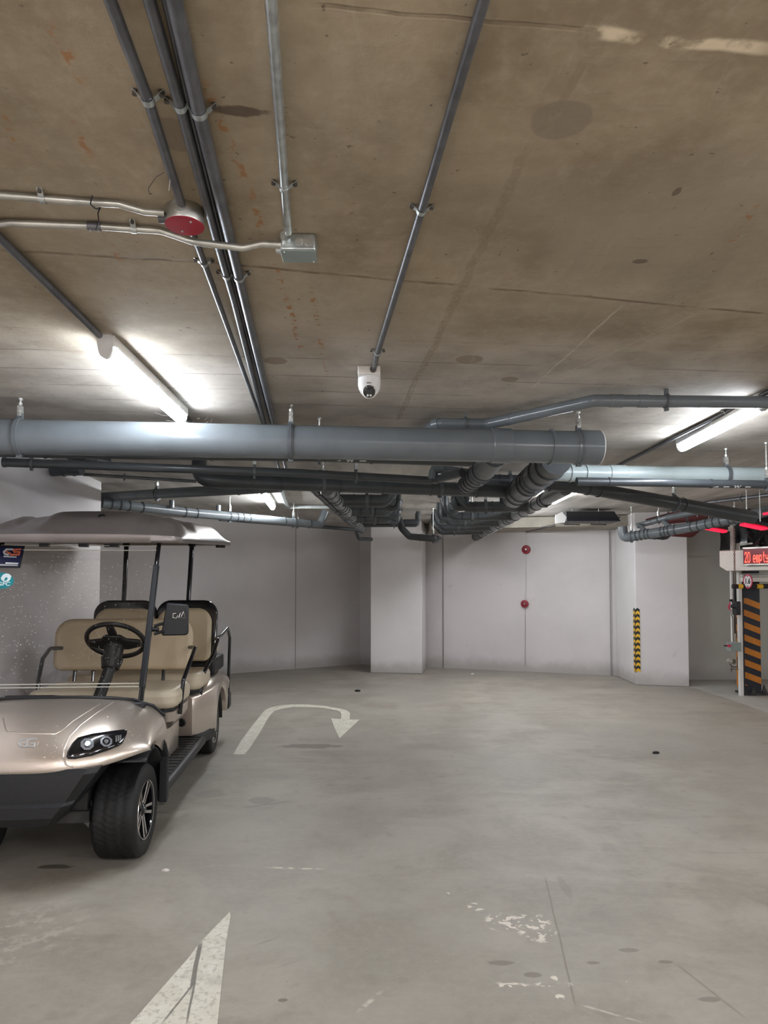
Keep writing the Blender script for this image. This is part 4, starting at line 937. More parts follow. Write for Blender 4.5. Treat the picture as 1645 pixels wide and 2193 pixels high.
# litter on the floor
def lump(px, py, s, m, name, label, cat):
    p = FL(px, py); mb = MB(); n = 9
    ring = [(math.cos(2*PI*k/n)*s*random.uniform(.7, 1.2), math.sin(2*PI*k/n)*s*random.uniform(.5, .8)) for k in range(n)]
    mb.grid([[p+V(x, y, .0) for x, y in ring], [p+V(x*1.02, y*1.02, s*.35) for x, y in ring], [p+V(x*.6, y*.6, s*.6) for x, y in ring]], close=True)
    mb.poly([p+V(x*.6, y*.6, s*.6) for x, y in ring]); tag(mb.build(name, m, smooth=False), label, cat)
lump(766, 1481, .045, M['hblack'], 'rubber_scrap', 'small black scrap on the floor beyond the U-turn arrow', 'litter')
lump(1404, 1614, .035, M['hblack'], 'rubber_scrap', 'small black scrap alone on the right side of the floor', 'litter')
lump(1012, 1444, .03, M['white'], 'paper_scrap', 'tiny white paper scrap by the back wall', 'litter')
lump(355, 1865, .018, M['cream'], 'paper_scrap', 'tiny pale scrap in front of the front tyre', 'litter')
lump(1590, 1487, .05, M['under'], 'rubble', 'small dark rubble at the foot of the gate post', 'litter')
# ------------------------------------------------------------------ golf cart (u forward, v towards picture right, w up)
TH = math.radians(4.5)
fw = V(math.sin(TH), -math.cos(TH), 0); rt = V(math.cos(TH), math.sin(TH), 0); F0 = V(-1.90, 4.08, 0)
CM = Matrix((fw, rt, V(0,0,1))).transposed().to_4x4(); CM.translation = F0
CI = CM.inverted()
cart = thing('golf_cart', CM @ V(-1.23, 0, 0), 'champagne-coloured golf cart with beige seats and brown roof parked against the left wall', 'golf cart')
def G(): return MB(CM)
def L2(px, py, u=None, v=None, w=None):
    """picture point met with a plane of the cart frame -> local point"""
    o = CI @ V(0, 0, CAMZ); d = CI.to_3x3() @ ray(px, py)
    if u is not None: t = (u-o.x)/d.x
    elif v is not None: t = (v-o.y)/d.y
    else: t = (w-o.z)/d.z
    return o+d*t
# ---- front cowl and fenders
vv = [0, .17, .32, .43, .53, .585, .60, .575]
R_ = [ # rows: (u list, w list)
 ([.00, -.01, -.04, -.09, -.16, -.22, -.25, -.27], [.895, .893, .882, .862, .815, .745, .64, .50]),
 ([.12, .11, .09, .04, -.03, -.09, -.12, -.14], [.872, .870, .862, .845, .800, .735, .66, .585]),
 ([.26, .25, .22, .17, .09, .03, .0, -.02], [.818, .816, .806, .795, .765, .715, .665, .625]),
 ([.37, .36, .33, .27, .18, .115, .085, .07], [.745, .743, .738, .735, .72, .69, .66, .635]),
 ([.435, .43, .395, .33, .235, .165, .135, .12], [.665, .664, .662, .668, .672, .665, .65, .632]),
 ([.455, .45, .415, .35, .25, .18, .15, .135], [.60, .60, .602, .612, .630, .640, .637, .625]),
 ([.445, .44, .405, .34, .24, .172, .142, .125], [.572, .572, .578, .595, .617, .628, .626, .62]),
 ([.40, .40, .37, .31, .215, .155, .125, .11], [.575, .575, .582, .60, .620, .63, .628, .622])]
rows = []
for us, ws in R_:
    r = [V(u, v, w) for u, v, w in zip(us, vv, ws)]
    rows.append([V(p.x, -p.y, p.z) for p in r[::-1][:-1]]+r)
mb = G(); mb.grid(rows); hood = mb.build('front_cowl', M['champ'], cart, subd=3)
bpy.context.view_layer.update()
def bvh_of(o):
    dg = bpy.context.evaluated_depsgraph_get(); e = o.evaluated_get(dg); me = e.to_mesh()
    b = BVHTree.FromPolygons([o.matrix_world @ v.co for v in me.vertices], [tuple(p.vertices) for p in me.polygons]); e.to_mesh_clear(); return b
HB = bvh_of(hood)
def hit(px, py):
    r = ray(px, py).normalized(); h = HB.ray_cast(V(0,0,CAMZ), r)
    if h[0] is None: return None, None
    n = h[1]; n = -n if n.dot(r) > 0 else n
    return h[0], n
def mirror(p): q = CI @ p; return CM @ V(q.x, -q.y, q.z)
def decal(pix, m, name, lift, parent, both=False, dome=0.0, fallback=None):
    """a patch lying on the cowl, outlined by picture points; returns centre"""
    out = []
    for x, y in pix:
        h, n = hit(x, y)
        if h is None:
            h, n = HB.find_nearest(CM @ L2(x, y, v=.58))[:2]; n = n if n.dot(ray(x, y)) < 0 else -n
        out.append((h, n))
    c = sum((h for h, n in out), V(0,0,0))/len(out); nn = sum((n for h, n in out), V(0,0,0)).normalized()
    obs = []
    for side in ((1, -1) if both else (1,)):
        mb = MB(); rings = []
        for k, (s, l) in enumerate(((1.0, -.012), (1.0, lift*.6), (.93, lift), (.6, lift+dome*.7), (.3, lift+dome))):
            ring = []
            for h, n in out:
                q = c+(h-c)*s; 
                hq = HB.find_nearest(q); b_ = hq[0]; 
                p = b_+nn*l
                ring.append(p if side == 1 else mirror(p))
            rings.append(ring)
        vs = mb.grid(rings, close=True); mb.f(vs[-1]); obs.append(mb.build(name, m, parent, ang=50))
    return obs, c, nn
def z2(x, y): return (x*.32827, 1440+y*.32834)
hl = [z2(*p) for p in ((432, 552), (438, 520), (470, 465), (505, 428), (600, 402), (700, 388), (812, 374), (828, 382), (826, 402), (800, 462), (775, 482), (700, 512), (600, 545), (490, 566), (445, 566))]
hls, hc, hn = decal(hl, M['glossblack'], 'headlight', .010, cart, both=True, dome=.004)
def frame_on(px, py, lift):
    h, n = hit(px, py)
    return h+hn*lift
for side, hobj in zip((1, -1), hls):
    for (x, y, s) in ((566, 478, 40), (690, 460, 36)):
        oct_ = [z2(x+s*1.15*math.cos(PI/8+PI/4*k), y+s*math.sin(PI/8+PI/4*k)) for k in range(8)]
        inn = [z2(x+s*.75*math.cos(PI/8+PI/4*k), y+s*.68*math.sin(PI/8+PI/4*k)) for k in range(8)]
        o1 = [frame_on(*p, .0165) for p in oct_]; i1 = [frame_on(*p, .0185) for p in inn]; i0 = [frame_on(*p, .012) for p in inn]
        if side < 0: o1, i1, i0 = [[mirror(p) for p in q] for q in (o1, i1, i0)]
        mb = MB(); mb.grid([o1, i1, i0], close=True); mb.build('lamp_bezel', M['bezel'], hobj, smooth=False)
        ce = sum(i1, V(0,0,0))/8
        mb = MB(); mb.poly([ce+(p-ce)*1.0-hn*.004*1 for p in i1]); mb.build('lamp_well', M['glossblack'], hobj, smooth=False)
        mb = MB(); q = [ce+(p-ce)*.55-hn*.003 for p in i1]; mb.prism(q, hn*.005); mb.build('lamp_lens', M['reflector'], hobj, smooth=False)
    for k in range(3):
        q = [z2(750+k*14, 425-k*3), z2(760+k*14, 421-k*3), z2(760+k*14, 462-k*5), z2(750+k*14, 466-k*5)]
        pts = [frame_on(*p, .0165) for p in q]
        if side < 0: pts = [mirror(p) for p in pts]
        mb = MB(); mb.prism(pts, hn*.0015); mb.build('turn_lamp', M['reflector'], hobj, smooth=False)
def oncowl(pix, r, m, name, both=False, lift=.0):
    P = []
    for i in range(len(pix)-1):
        for k in range(6):
            s = k/6; x = pix[i][0]*(1-s)+pix[i+1][0]*s; y = pix[i][1]*(1-s)+pix[i+1][1]*s
            h, n = hit(x, y)
            if h is not None: P.append(h+n*lift)
    h, n = hit(*pix[-1])
    if h is not None: P.append(h+n*lift)
    if len(P) < 2: return
    mb = MB(); mb.tube(P, r, 6); mb.build(name, m, cart)
    if both: mb = MB(); mb.tube([mirror(p) for p in P], r, 6); mb.build(name, m, cart)
oncowl([z2(*p) for p in ((650, 205), (560, 262), (470, 320), (400, 380), (360, 400), (200, 398), (48, 390), (34, 372), (20, 300))], .0055, M['champ'], 'panel_ridge', lift=-.002)
oncowl([z2(*p) for p in ((735, 195), (620, 270), (520, 345), (450, 420), (415, 500), (410, 560), (430, 600), (480, 620))], .006, M['champ'], 'panel_ridge', lift=-.002)
# emblem: two linked letters G
for dx in (0, 52):
    for seg in ([(175+dx, 436), (140+dx, 438), (122+dx, 460), (130+dx, 482), (170+dx, 486), (176+dx, 466), (150+dx, 464)],):
        oncowl([z2(*p) for p in seg], .0045, M['silver'], 'emblem', lift=.001)
oncowl([z2(*p) for p in ((190, 437), (240, 435))], .0035, M['silver'], 'emblem', lift=.001)
# black rim of the cowl
mb = G(); mb.tube([V(u-.004, v, w+.006) for u, v, w in [(p.x, p.y, p.z) for p in rows[0][2:-2]]], .009, 8); mb.build('cowl_seal', M['trim'], cart)
# wheel arch liner: skin under the cowl and the rear edge trim
for s in (1, -1):
    mb = G()
    mb.prism([V(-.10, s*.475, .815), V(-.17, s*.475, .80), V(-.275, s*.585, .60), V(-.30, s*.60, .50), V(-.30, s*.60, .24), V(-.24, s*.60, .22), V(-.235, s*.605, .50), V(-.20, s*.59, .60)], V(0, -s*.05, 0)); mb.build('arch_trim', M['trim'], cart, smooth=False, bevel=.006)
    # curved liner over the tyre
    rr = []
    for k in range(15):
        a = PI*(.34+.68*k/14); rr.append([V(.305*math.cos(a)-.0, s*v_, .27+.335*math.sin(a)) for v_ in (.18, .57)])
    mb = G(); mb.grid(rr); mb.build('wheel_arch_liner', M['black'], cart, solid=.006)
# dash
mb = G(); mb.prism([V(-.06, -.5, .86), V(-.30, -.5, .80), V(-.36, -.5, .72), V(-.30, -.5, .30), V(-.22, -.5, .28), V(-.10, -.5, .60)], V(0, 1.0, 0)); mb.build('dashboard', M['trim'], cart, bevel=.015)
mb = G(); mb.prism([V(-.06, -.30, .868), V(-.26, -.30, .84), V(-.26, -.30, .87), V(-.10, -.30, .90)], V(0, .28, 0)); mb.build('dash_pod', M['black'], cart, bevel=.008)
# bumper
mb = G(); sec = [(.60, .40, .43), (.575, .385, .45), (.50, .33, .462), (.44, .285, .465), (.425, .275, .485), (.37, .225, .488), (.325, .19, .46), (.315, .17, .42)]
rws = []
for w, hv, u in sec: rws.append([V(u-.30, -hv*1.02, w), V(u-.05, -hv, w), V(u-.006, -hv*.86, w), V(u, -hv*.4, w), V(u+.003, 0, w), V(u, hv*.4, w), V(u-.006, hv*.86, w), V(u-.05, hv, w), V(u-.30, hv*1.02, w)])
mb.grid(rws); mb.poly(rws[0]); mb.poly(rws[-1][::-1]); mb.build('front_bumper', M['trim'], cart, ang=25)
# chassis
mb = G(); mb.box((-2.95, -.30, .27), (.25, .30, .33)); mb.box((-.35, -.28, .30), (.22, .28, .56)); mb.build('chassis', M['under'], cart, smooth=False)
mb = G(); mb.box((-1.85, -.565, .22), (-.26, .565, .285)); mb.build('floor_pan', M['trim'], cart, smooth=False, bevel=.02)
mb = G(); 
for k in range(18): mb.box((-1.80+k*.085, .30, .285), (-1.77+k*.085, .53, .291))
mb.box((-1.84, .30, .284), (-.28, .53, .287))
mb.build('floor_mat', M['rubber'], cart, smooth=False)
for s in (1, -1):
    mb = G(); mb.tube([V(-.02, s*.10, .33), V(.0, s*.30, .23)], .022, 10); mb.tube([V(.12, s*.10, .34), V(.0, s*.30, .25)], .018, 10); mb.tube([V(.02, s*.24, .24), V(.02, s*.21, .54)], [.026, .026], 12); mb.build('suspension_arm', M['under'], cart)
    mb = G(); mb.prism([V(.16, s*.22, .50), V(.16, s*.17, .50), V(.16, s*.17, .34), V(.16, s*.10, .30), V(.16, s*.20, .29), V(.16, s*.27, .215), V(.16, s*.29, .30), V(.16, s*.285, .36), V(.16, s*.23, .38)], V(-.02, 0, 0)); mb.build('axle_bracket', M['galvd'], cart, smooth=False)
mb = G(); mb.tube([V(0, -.34, .26), V(0, .34, .26)], .025, 12); mb.tube([V(-2.46, -.34, .26), V(-2.46, .34, .26)], .045, 12); mb.build('axle', M['under'], cart)
# ---- wheels
def wheel(u, s, R=.258, steer=0):
    T = CM @ Matrix.Translation((u, s*.425, R)) @ Matrix.Rotation(steer, 4, 'Z') @ Matrix.Rotation(-s*PI/2, 4, 'X')   # local z = outward
    hw = .118; N = 144
    mb = MB(T); prof = [(.160, -hw*.9), (.185, -hw*1.0), (.222, -hw*1.02), (R*.945, -hw*.96), (R*.985, -hw*.84)]
    tr = [(-.84+1.68*k/16) for k in range(17)]
    rings = []
    for r, z in prof: rings.append([V(r*math.cos(2*PI*k/N), r*math.sin(2*PI*k/N), z) for k in range(N)])
    for t in tr:
        ring = []
        for k in range(N):
            ph = (k/N*48+abs(t)*2.2) % 1.0
            g = .006 if ph < .28 and abs(t) > .1 else 0
            if abs(abs(t)-.42) < .06: g = .006
            if abs(t) < .055: g = .004
            r = R*(1-.018*t*t)-g
            ring.append(V(r*math.cos(2*PI*k/N), r*math.sin(2*PI*k/N), hw*t))
        rings.append(ring)
    for r, z in [(R*.985, hw*.84), (R*.945, hw*.96), (.222, hw*1.02), (.185, hw*1.0), (.160, hw*.9)]: rings.append([V(r*math.cos(2*PI*k/N), r*math.sin(2*PI*k/N), z) for k in range(N)])
    mb.grid(rings, close=True); ty = mb.build('wheel', M['rubber'], cart, ang=50)
    mb = MB(T); mb.lathe([(.163, hw*.86), (.166, hw*.93), (.160, hw*.98), (.152, hw*.9), (.148, hw*.45), (.148, -hw*.9)], n=48); mb.build('rim_barrel', M['glossblack'], ty)
    mb = MB(T); mb.lathe([(.157, hw*.975), (.163, hw*.985), (.165, hw*.94), (.158, hw*.95)], n=48); mb.build('rim_edge', M['alloy'], ty)
    mb = MB(T); mb.lathe([(.148, hw*.1), (.0, hw*.1)], n=32); mb.build('brake_disc', M['black'], ty)
    for k in range(5):
        for d in (-1, 1):
            a = 2*PI*k/5+.4; ca, sa = math.cos(a), math.sin(a)
            def q(r, t_, z): return V(r*ca-t_*sa, r*sa+t_*ca, z)
            mb = MB(T); o_ = .019*d
            pts = [q(.035, o_*.75-.007, hw*.82), q(.035, o_*.75+.007, hw*.82), q(.155, o_*1.25+.010, hw*.93), q(.155, o_*1.25-.010, hw*.93)]
            mb.prism(pts, (0, 0, -.022)); mb.build('spoke', M['alloy'], ty, smooth=False, bevel=.002)
    mb = MB(T); mb.lathe([(0, hw*.93), (.022, hw*.92), (.030, hw*.84), (.040, hw*.8), (.042, hw*.55), (0, hw*.5)], n=24); mb.build('hub_cap', M['glossblack'], ty)
    return ty
for u in (0, -2.46):
    for s in (1, -1): wheel(u, s, steer=(math.radians(-1.5) if u == 0 else 0))
# ---- bodywork behind
def loft(sections, name, m, subd=0, ang=30, bevel=0, capt=True):
    """sections: list of closed outlines"""
    mb = G(); vs = mb.grid(sections, close=True)
    if capt: mb.f(vs[0][::-1]); mb.f(vs[-1])
    return mb.build(name, m, cart, subd=subd, ang=ang, bevel=bevel)
def rrect(u0, u1, v0, v1, w, r, n=4):
    out = []
    for cx, cy, a0 in ((u1-r, v1-r, 0), (u0+r, v1-r, PI/2), (u0+r, v0+r, PI), (u1-r, v0+r, 3*PI/2)):
        for k in range(n+1): a = a0+PI/2*k/n; out.append(V(cx+r*math.cos(a), cy+r*math.sin(a), w))
    return out
loft([rrect(-1.50, -1.05, -.42, .42, .285, .06), rrect(-1.50, -1.04, -.425, .425, .50, .06), rrect(-1.52, -1.01, -.455, .455, .525, .06), rrect(-1.52, -.93, -.485, .485, .575, .06), rrect(-1.52, -.91, -.49, .49, .645, .06)], 'front_seat_pod', M['champ'], ang=28)
mb = G(); 
def slab(u0, u1, v0, v1, w0, w1, r, name, m, parent=cart, bev=.03):
    mb = G(); a = rrect(u0, u1, v0, v1, w0, r, 6); mb.prism(a, (0, 0, w1-w0)); o = mb.build(name, m, parent, bevel=bev, bseg=4, ang=40); return o
slab(-1.50, -.92, -.48, .48, .640, .672, .07, 'seat_base', M['black'], bev=.006)
slab(-1.48, -.885, -.515, .515, .668, .800, .10, 'front_seat_cushion', M['vinylp'], bev=.045)
# rear body with arch
def arch_low(u):
    d = abs(u+2.46)
    if d < .335: return .262+math.sqrt(max(0, .335**2-d*d))
    return .30 if u > -2.46 else .52
def vout(u): 
    if u > -2.1: return .46+(.60-.46)*min(1, max(0, (-1.78-u)/.32))**.8
    return .60
def wtop(u):
    t = min(1, max(0, (-1.78-u)/.5)); return .645+.065*t*t*(3-2*t)-(.05*max(0, (-2.75-u)/.25) if u < -2.75 else 0)
us = sorted(set([-1.78, -1.80, -1.85, -1.92, -2.0, -2.06, -2.1, -2.125, -2.126]+[-2.46+.335*math.cos(PI*k/16) for k in range(1, 16)]+[-2.74, -2.80, -2.86, -2.90]), reverse=True)
rws = []
for u in us:
    lo, vo, wt = arch_low(u), vout(u), wtop(u)
    bul = .0 if u > -2.0 else .012
    lo = min(lo, wt-.05)
    half = [V(u, vo-.09, lo), V(u, vo-.004, lo), V(u, vo+bul*.5, lo+.015), V(u, vo+bul, (lo+wt)/2), V(u, vo, wt-.05), V(u, vo-.02, wt-.02), V(u, vo-.07, wt), V(u, 0, wt+.005)]
    rws.append(half)
for s in (1, -1):
    mb = G(); R2 = [[V(p.x, s*p.y, p.z) for p in r] for r in rws]; vs = mb.grid(R2)
    mb.poly(R2[0]+[V(us[0], 0, .30)]); mb.poly(R2[-1]+[V(us[-1], 0, .42)]); mb.build('rear_body', M['champ'], cart, ang=35)
    mb = G(); rr = []
    for k in range(13):
        a = PI*k/12; rr.append([V(-2.46+.325*math.cos(a), s*v_, .262+.325*math.sin(a)) for v_ in (.2, .56)])
    mb.grid(rr); mb.build('wheel_arch_liner', M['black'], cart, solid=.006)
    mb = G(); mb.prism([V(-1.80, s*.44, .30), V(-1.80, s*.52, .22), V(-2.16, s*.60, .22), V(-2.15, s*.60, .33), V(-2.08, s*.60, .44), V(-2.0, s*.57, .31)], V(0, -s*.04, 0)); mb.build('sill_trim', M['trim'], cart, smooth=False)
mb = G(); a = L2(390, 1547, u=-1.775); mb.lathe([(0, 0), (.034, 0), (.034, .018), (.024, .020), (.02, .01), (0, .01)], frame(a, (1, 0, 0)), 8); mb.build('charge_port', M['black'], cart, smooth=False)
slab(-2.25, -1.75, -.52, .52, .648, .680, .07, 'seat_base', M['black'], bev=.006)
slab(-2.24, -1.70, -.545, .545, .678, .815, .10, 'middle_seat_cushion', M['vinylp'], bev=.045)
mb = G(); mb.box((-3.0, -.54, .72), (-2.42, .54, .86)); mb.build('rear_seat_base', M['trim'], cart, bevel=.02)
slab(-3.02, -2.45, -.50, .50, .86, .965, .10, 'rear_seat_cushion', M['vinylp'], bev=.04)
mb = G(); mb.box((-3.14, -.60, .30), (-2.96, .60, .47)); mb.build('rear_bumper', M['trim'], cart, bevel=.03)
# ---- backrests
def backrest(u, tilt, lobes, w0, w1, th, name, m, bev=.035, dip=.04):
    """padded board leaning back; lobes: list of (v0, v1)"""
    out = []
    for v0, v1 in lobes:
        n = 8; r = .13; pts = []
        for cx, cz, a0, rr_ in ((v1-r, w1-r, 0, r), (v0+r, w1-r, PI/2, r), (v0+.07, w0+.07, PI, .07), (v1-.07, w0+.07, 3*PI/2, .07)):
            for k in range(n+1): a = a0+PI/2*k/n; pts.append((cx+rr_*math.cos(a), cz+rr_*math.sin(a)))
        mb = G(); P = [V(u-(z-w0)*tilt, v, z) for v, z in pts]; mb.prism(P, (-th, 0, 0)); out.append(mb.build(name, m, cart, bevel=bev, bseg=4, ang=40))
    return out
backrest(-1.47, .16, [(-.555, .505)], .875, 1.272, .085, 'front_backrest', M['vinyl'])
backrest(-2.22, .14, [(-.50, .03), (.045, .53)], .86, 1.33, .07, 'middle_backrest', M['vinyl'])
backrest(-2.30, .14, [(-.53, .03), (.02, .57)], .84, 1.40, .06, 'backrest_shell', M['glossblack'], bev=.02)
for s in (-.40, -.26, .28):
    mb = G(); mb.tube([V(-1.50, s, .66), V(-1.56, s, .95)], .014, 10); mb.build('backrest_post', M['tubeb'], cart)
# ---- grab rails
def rail(pts, r=.0155, name='grab_rail'):
    mb = G(); mb.tube(fillet([V(*p) for p in pts], .05), r, 12); mb.build(name, M['tubeb'], cart)
for s in (1, -1):
    rail([(-1.56, s*.45, 1.045), (-1.42, s*.545, 1.055), (-1.28, s*.545, .99), (-1.13, s*.515, .84), (-1.10, s*.50, .60)])
    rail([(-2.36, s*.50, 1.05), (-2.22, s*.60, 1.06), (-2.06, s*.58, .93), (-1.93, s*.53, .80), (-1.90, s*.50, .58)])
    rail([(-2.42, s*.52, 1.04), (-2.66, s*.56, 1.06), (-2.82, s*.60, 1.12), (-2.97, s*.60, 1.02), (-3.03, s*.58, .45)])
# ---- posts and windscreen
PB, PT = V(-.12, .462, .79), V(-.60, .452, 1.815)
for s in (1, -1):
    e_ = 0 if s > 0 else -.10
    mb = G(); a, b_ = V(PB.x, s*PB.y+e_, PB.z), V(PT.x, s*PT.y+e_, PT.z); d = (b_-a)
    mb.tube([a+d*.0, a+d*.16], .017, 12); mb.build('post_foot', M['tubeb'], cart)
    mb = G(); mb.box((-.017, -.017, d.length*.13), (.017, .017, d.length*.86), frame(a, d, (0, 1, 0))); mb.build('roof_post', M['tubem'], cart, bevel=.005)
    mb = G(); mb.tube([a+d*.84, b_+d*.02], .015, 12); mb.build('roof_post_top', M['tubeb'], cart)
    mb = G(); mb.tube([V(-2.36, s*.285, .80), V(-2.44, s*.288, 1.30), V(-2.56, s*.30, 1.945)], .022, 14); mb.build('rear_roof_post', M['tubeb'], cart)
    mb = G(); mb.tube([V(-2.555, s*.30, 1.90), V(-2.562, s*.30, 1.95)], [.034, .036], 14); mb.build('post_collar', M['black'], cart)
gd_ = (PT-PB); gd_.y = 0
def GP_(t, v): return V(PB.x, 0, PB.z)+gd_*t+V(.02, v, 0)
mb = G(); th = V(-.004, 0, 0)
for t0, t1, nm in ((.155, .955, 'windscreen'), (.045, .14, 'lower_windscreen')):
    mb = G(); mb.prism([GP_(t0, -.545), GP_(t0, .445), GP_(t1, .445), GP_(t1, -.545)], th); mb.build(nm, M['glass'], cart, smooth=False)
M['edge'] = mat('acrylic_edge', (.60, .57, .50), .25)
for t_ in (.045, .14, .158, .955, .985):
    mb = G(); mb.tube([GP_(t_, -.545), GP_(t_, .445)], .0032, 6); mb.build('windscreen_edge', M['edge'], cart)
for v_, w_ in ((-.42, .022), (-.24, .018), (-.09, .018), (-.30, .01)):
    pass
for x in (95, 179, 245):
    q = L2(x, 1163, u=-.57); mb = G(); mb.box((-.60, q.y-.026, 1.79), (-.55, q.y+.026, 1.812)); mb.build('roof_clip', M['black'], cart, smooth=False)
# stickers
def on_glass(px, py, lift=.003):
    o = CI @ V(0, 0, CAMZ); d = CI.to_3x3() @ ray(px, py)
    n = gd_.cross(V(0, 1, 0)); p0 = GP_(0, 0); t = (p0-o).dot(n)/d.dot(n); return o+d*t+V(lift, 0, 0)
def zst(x, y): return (x*.07295, 1150+y*.07296)
def stick(pix, m, name, l0, parent, th_=.0008):
    mb = G(); mb.prism([on_glass(*p, l0) for p in pix], V(th_, 0, 0)); return mb.build(name, m, parent, smooth=False)
st = stick([zst(*p) for p in ((-60, 240), (738, 262), (600, 915), (-60, 905))], M['sback'], 'dealer_sticker', .002, cart)
stick([zst(*p) for p in ((-30, 300), (690, 305), (560, 870), (-30, 860))], M['sticker'], 'sticker_field', .003, st)
def band(outer, w, m, l, px=1):
    """stroke of a letter in sticker pixels"""
    for i in range(len(outer)-1):
        a, b_ = Vector(outer[i]), Vector(outer[i+1]); d = (b_-a).normalized(); n = Vector((-d.y, d.x))*w/2; a = a-d*w*.3; b_ = b_+d*w*.3
        stick([zst(*p) for p in (a-n, b_-n, b_+n, a+n)], m, 'logo_stroke', l+.00001*i, st)
band([(380, 365), (200, 365), (120, 440), (150, 500), (250, 520)], 56, M['silver'], .0042)
band([(620, 360), (420, 375)], 50, M['orange'], .0044); band([(200, 430), (300, 480), (330, 520), (560, 520), (590, 440), (430, 440), (410, 400)], 52, M['orange'], .0046)
stick([zst(*p) for p in ((120, 552), (500, 575), (490, 608), (110, 590))], M['silver'], 'small_print', .0042, st)
stick([zst(*p) for p in ((175, 745), (550, 762), (540, 795), (165, 785))], M['white'], 'white_bar', .0042, st)
stick([zst(*p) for p in ((-20, 795), (535, 815), (520, 850), (-20, 840))], M['silver'], 'white_bar', .0042, st)
cxs, cys, rs = 50, 1280, 360
st2 = stick([zst(cxs+rs*math.cos(2*PI*k/32), cys+rs*.66*math.sin(2*PI*k/32)*1.0) for k in range(32)], M['teal'], 'round_sticker', .002, cart)
st2 = st2
stick([zst(178+145*math.cos(2*PI*k/24)+ (22 if math.sin(2*PI*k/24) < 0 else 0), 1195+122*math.sin(2*PI*k/24)) for k in range(24)], M['tealw'], 'swan_disc', .0034, st2)
stick([zst(*p) for p in ((130, 1285), (150, 1230), (170, 1190), (210, 1180), (235, 1215), (215, 1260), (175, 1290))], M['teal'], 'swan_mark', .0046, st2)
tl = on_glass(*zst(120, 1380), .0045); ty_ = on_glass(*zst(120, 1330), .0045)
xa = (CM.to_3x3() @ V(0, 1, 0)); up_ = (CM.to_3x3() @ gd_).normalized()
text_mesh('GFC', .036, 'sticker_text', M['tealw'], Matrix((xa, up_, xa.cross(up_))).transposed().to_4x4() if False else frame(CM @ tl, xa.cross(up_), xa), st2, depth=.0005, bold=.0006, sx=1.15)
# ---- mirror
q0, q1 = L2(346, 1361, u=-.40), L2(403, 1294, u=-.40)
mb = G(); pts = []
r_ = .022
for cx, cz, a0 in ((q1.y-r_, q1.z-r_, 0), (q0.y+.022+r_*.6, q1.z-r_*.6, PI/2), (q0.y+r_*.4, q0.z+.02, PI), (q1.y-r_, q0.z+r_, 3*PI/2)):
    for k in range(5): a = a0+PI/2*k/4; pts.append(V(-.40, cx+r_*math.cos(a)*(1 if cx > q0.y+.05 else .5), cz+r_*math.sin(a)))
mb.prism(pts, (-.035, 0, 0)); mir = mb.build('wing_mirror', M['trim'], cart, bevel=.008)
mb = G(); mb.prism([V(-.437, p.y, p.z) for p in [V(0, q0.y+.02, q0.z+.02), V(0, q1.y-.015, q0.z+.02), V(0, q1.y-.015, q1.z-.015), V(0, q0.y+.03, q1.z-.015)]], (-.002, 0, 0)); mb.build('mirror_glass', M['alloy'], mir, smooth=False)
la, lb = L2(371, 1324, u=-.399), L2(398, 1312, u=-.399)
mb = G(); mb.tube([V(-.399, la.y+.018, lb.z-.004), V(-.399, la.y, lb.z-.006), V(-.399, la.y-.002, la.z+.004), V(-.399, la.y+.02, la.z), V(-.399, la.y+.03, (la.z+lb.z)/2)], .003, 6)
mb.tube([V(-.399, la.y+.045, lb.z-.002), V(-.399, la.y+.035, la.z+.004), V(-.399, lb.y, la.z), V(-.399, lb.y-.015, lb.z+.006), V(-.399, la.y+.05, la.z+.01)], .003, 6); mb.build('mirror_logo', M['chrome'], mir)
for y in (1335, 1352):
    a = L2(330, y+6, u=-.36); b_ = L2(350, y, u=-.40); mb = G(); mb.tube([a, (a+b_)/2+V(.01, 0, 0), b_], .010, 10); mb.build('mirror_arm', M['black'], mir)
mb = G(); a = L2(333, 1348, u=-.37); mb.lathe([(0, -.02), (.014, -.02), (.014, .02), (0, .02)], frame(a, (0, 1, 0)), 12); mb.build('mirror_pivot', M['black'], mir)
# ---- steering
C = L2(248, 1372, u=-.52); nrm_ = V(-math.cos(math.radians(50)), 0, math.sin(math.radians(50)))   # faces the driver, up and back
T = frame(C, nrm_, V(0, 1, 0))
mb = G(); N = 48; mb.tube([T @ V(.178*math.cos(2*PI*k/N), .178*math.sin(2*PI*k/N), 0) for k in range(N+1)], .0155, 12); sw = mb.build('steering_wheel', M['black'], cart)
mb = G()
mb.prism([T @ V(x, y, -.01) for x, y in ((-.17, .02), (-.08, .055), (.08, .055), (.17, .02), (.165, -.035), (.08, -.05), (.05, -.09), (-.05, -.09), (-.08, -.05), (-.165, -.035))], T.to_3x3() @ V(0,0,-.028)); mb.build('wheel_hub', M['black'], sw, bevel=.012)
mb = G(); mb.prism([T @ V(x, y, .0) for x, y in ((-.03, -.08), (.03, -.08), (.022, -.17), (-.022, -.17))], T.to_3x3() @ V(0,0,-.02)); mb.build('wheel_spoke', M['black'], sw, bevel=.006)
S0 = C-nrm_*.03; S1 = L2(236, 1432, u=-.44); S2 = V(-.20, S1.y-.05, .70)
mb = G(); mb.tube([C-nrm_*.01, C-nrm_*.05, S1+(C-S1)*.25], [.05, .062, .055], 16); mb.tube([S1+(C-S1)*.35, S1], [.07, .055], 12); mb.build('column_shroud', M['black'], cart)
mb = G(); mb.tube([S1+(C-S1)*.1, S2], .036, 14); mb.build('steering_column', M['trim'], cart)
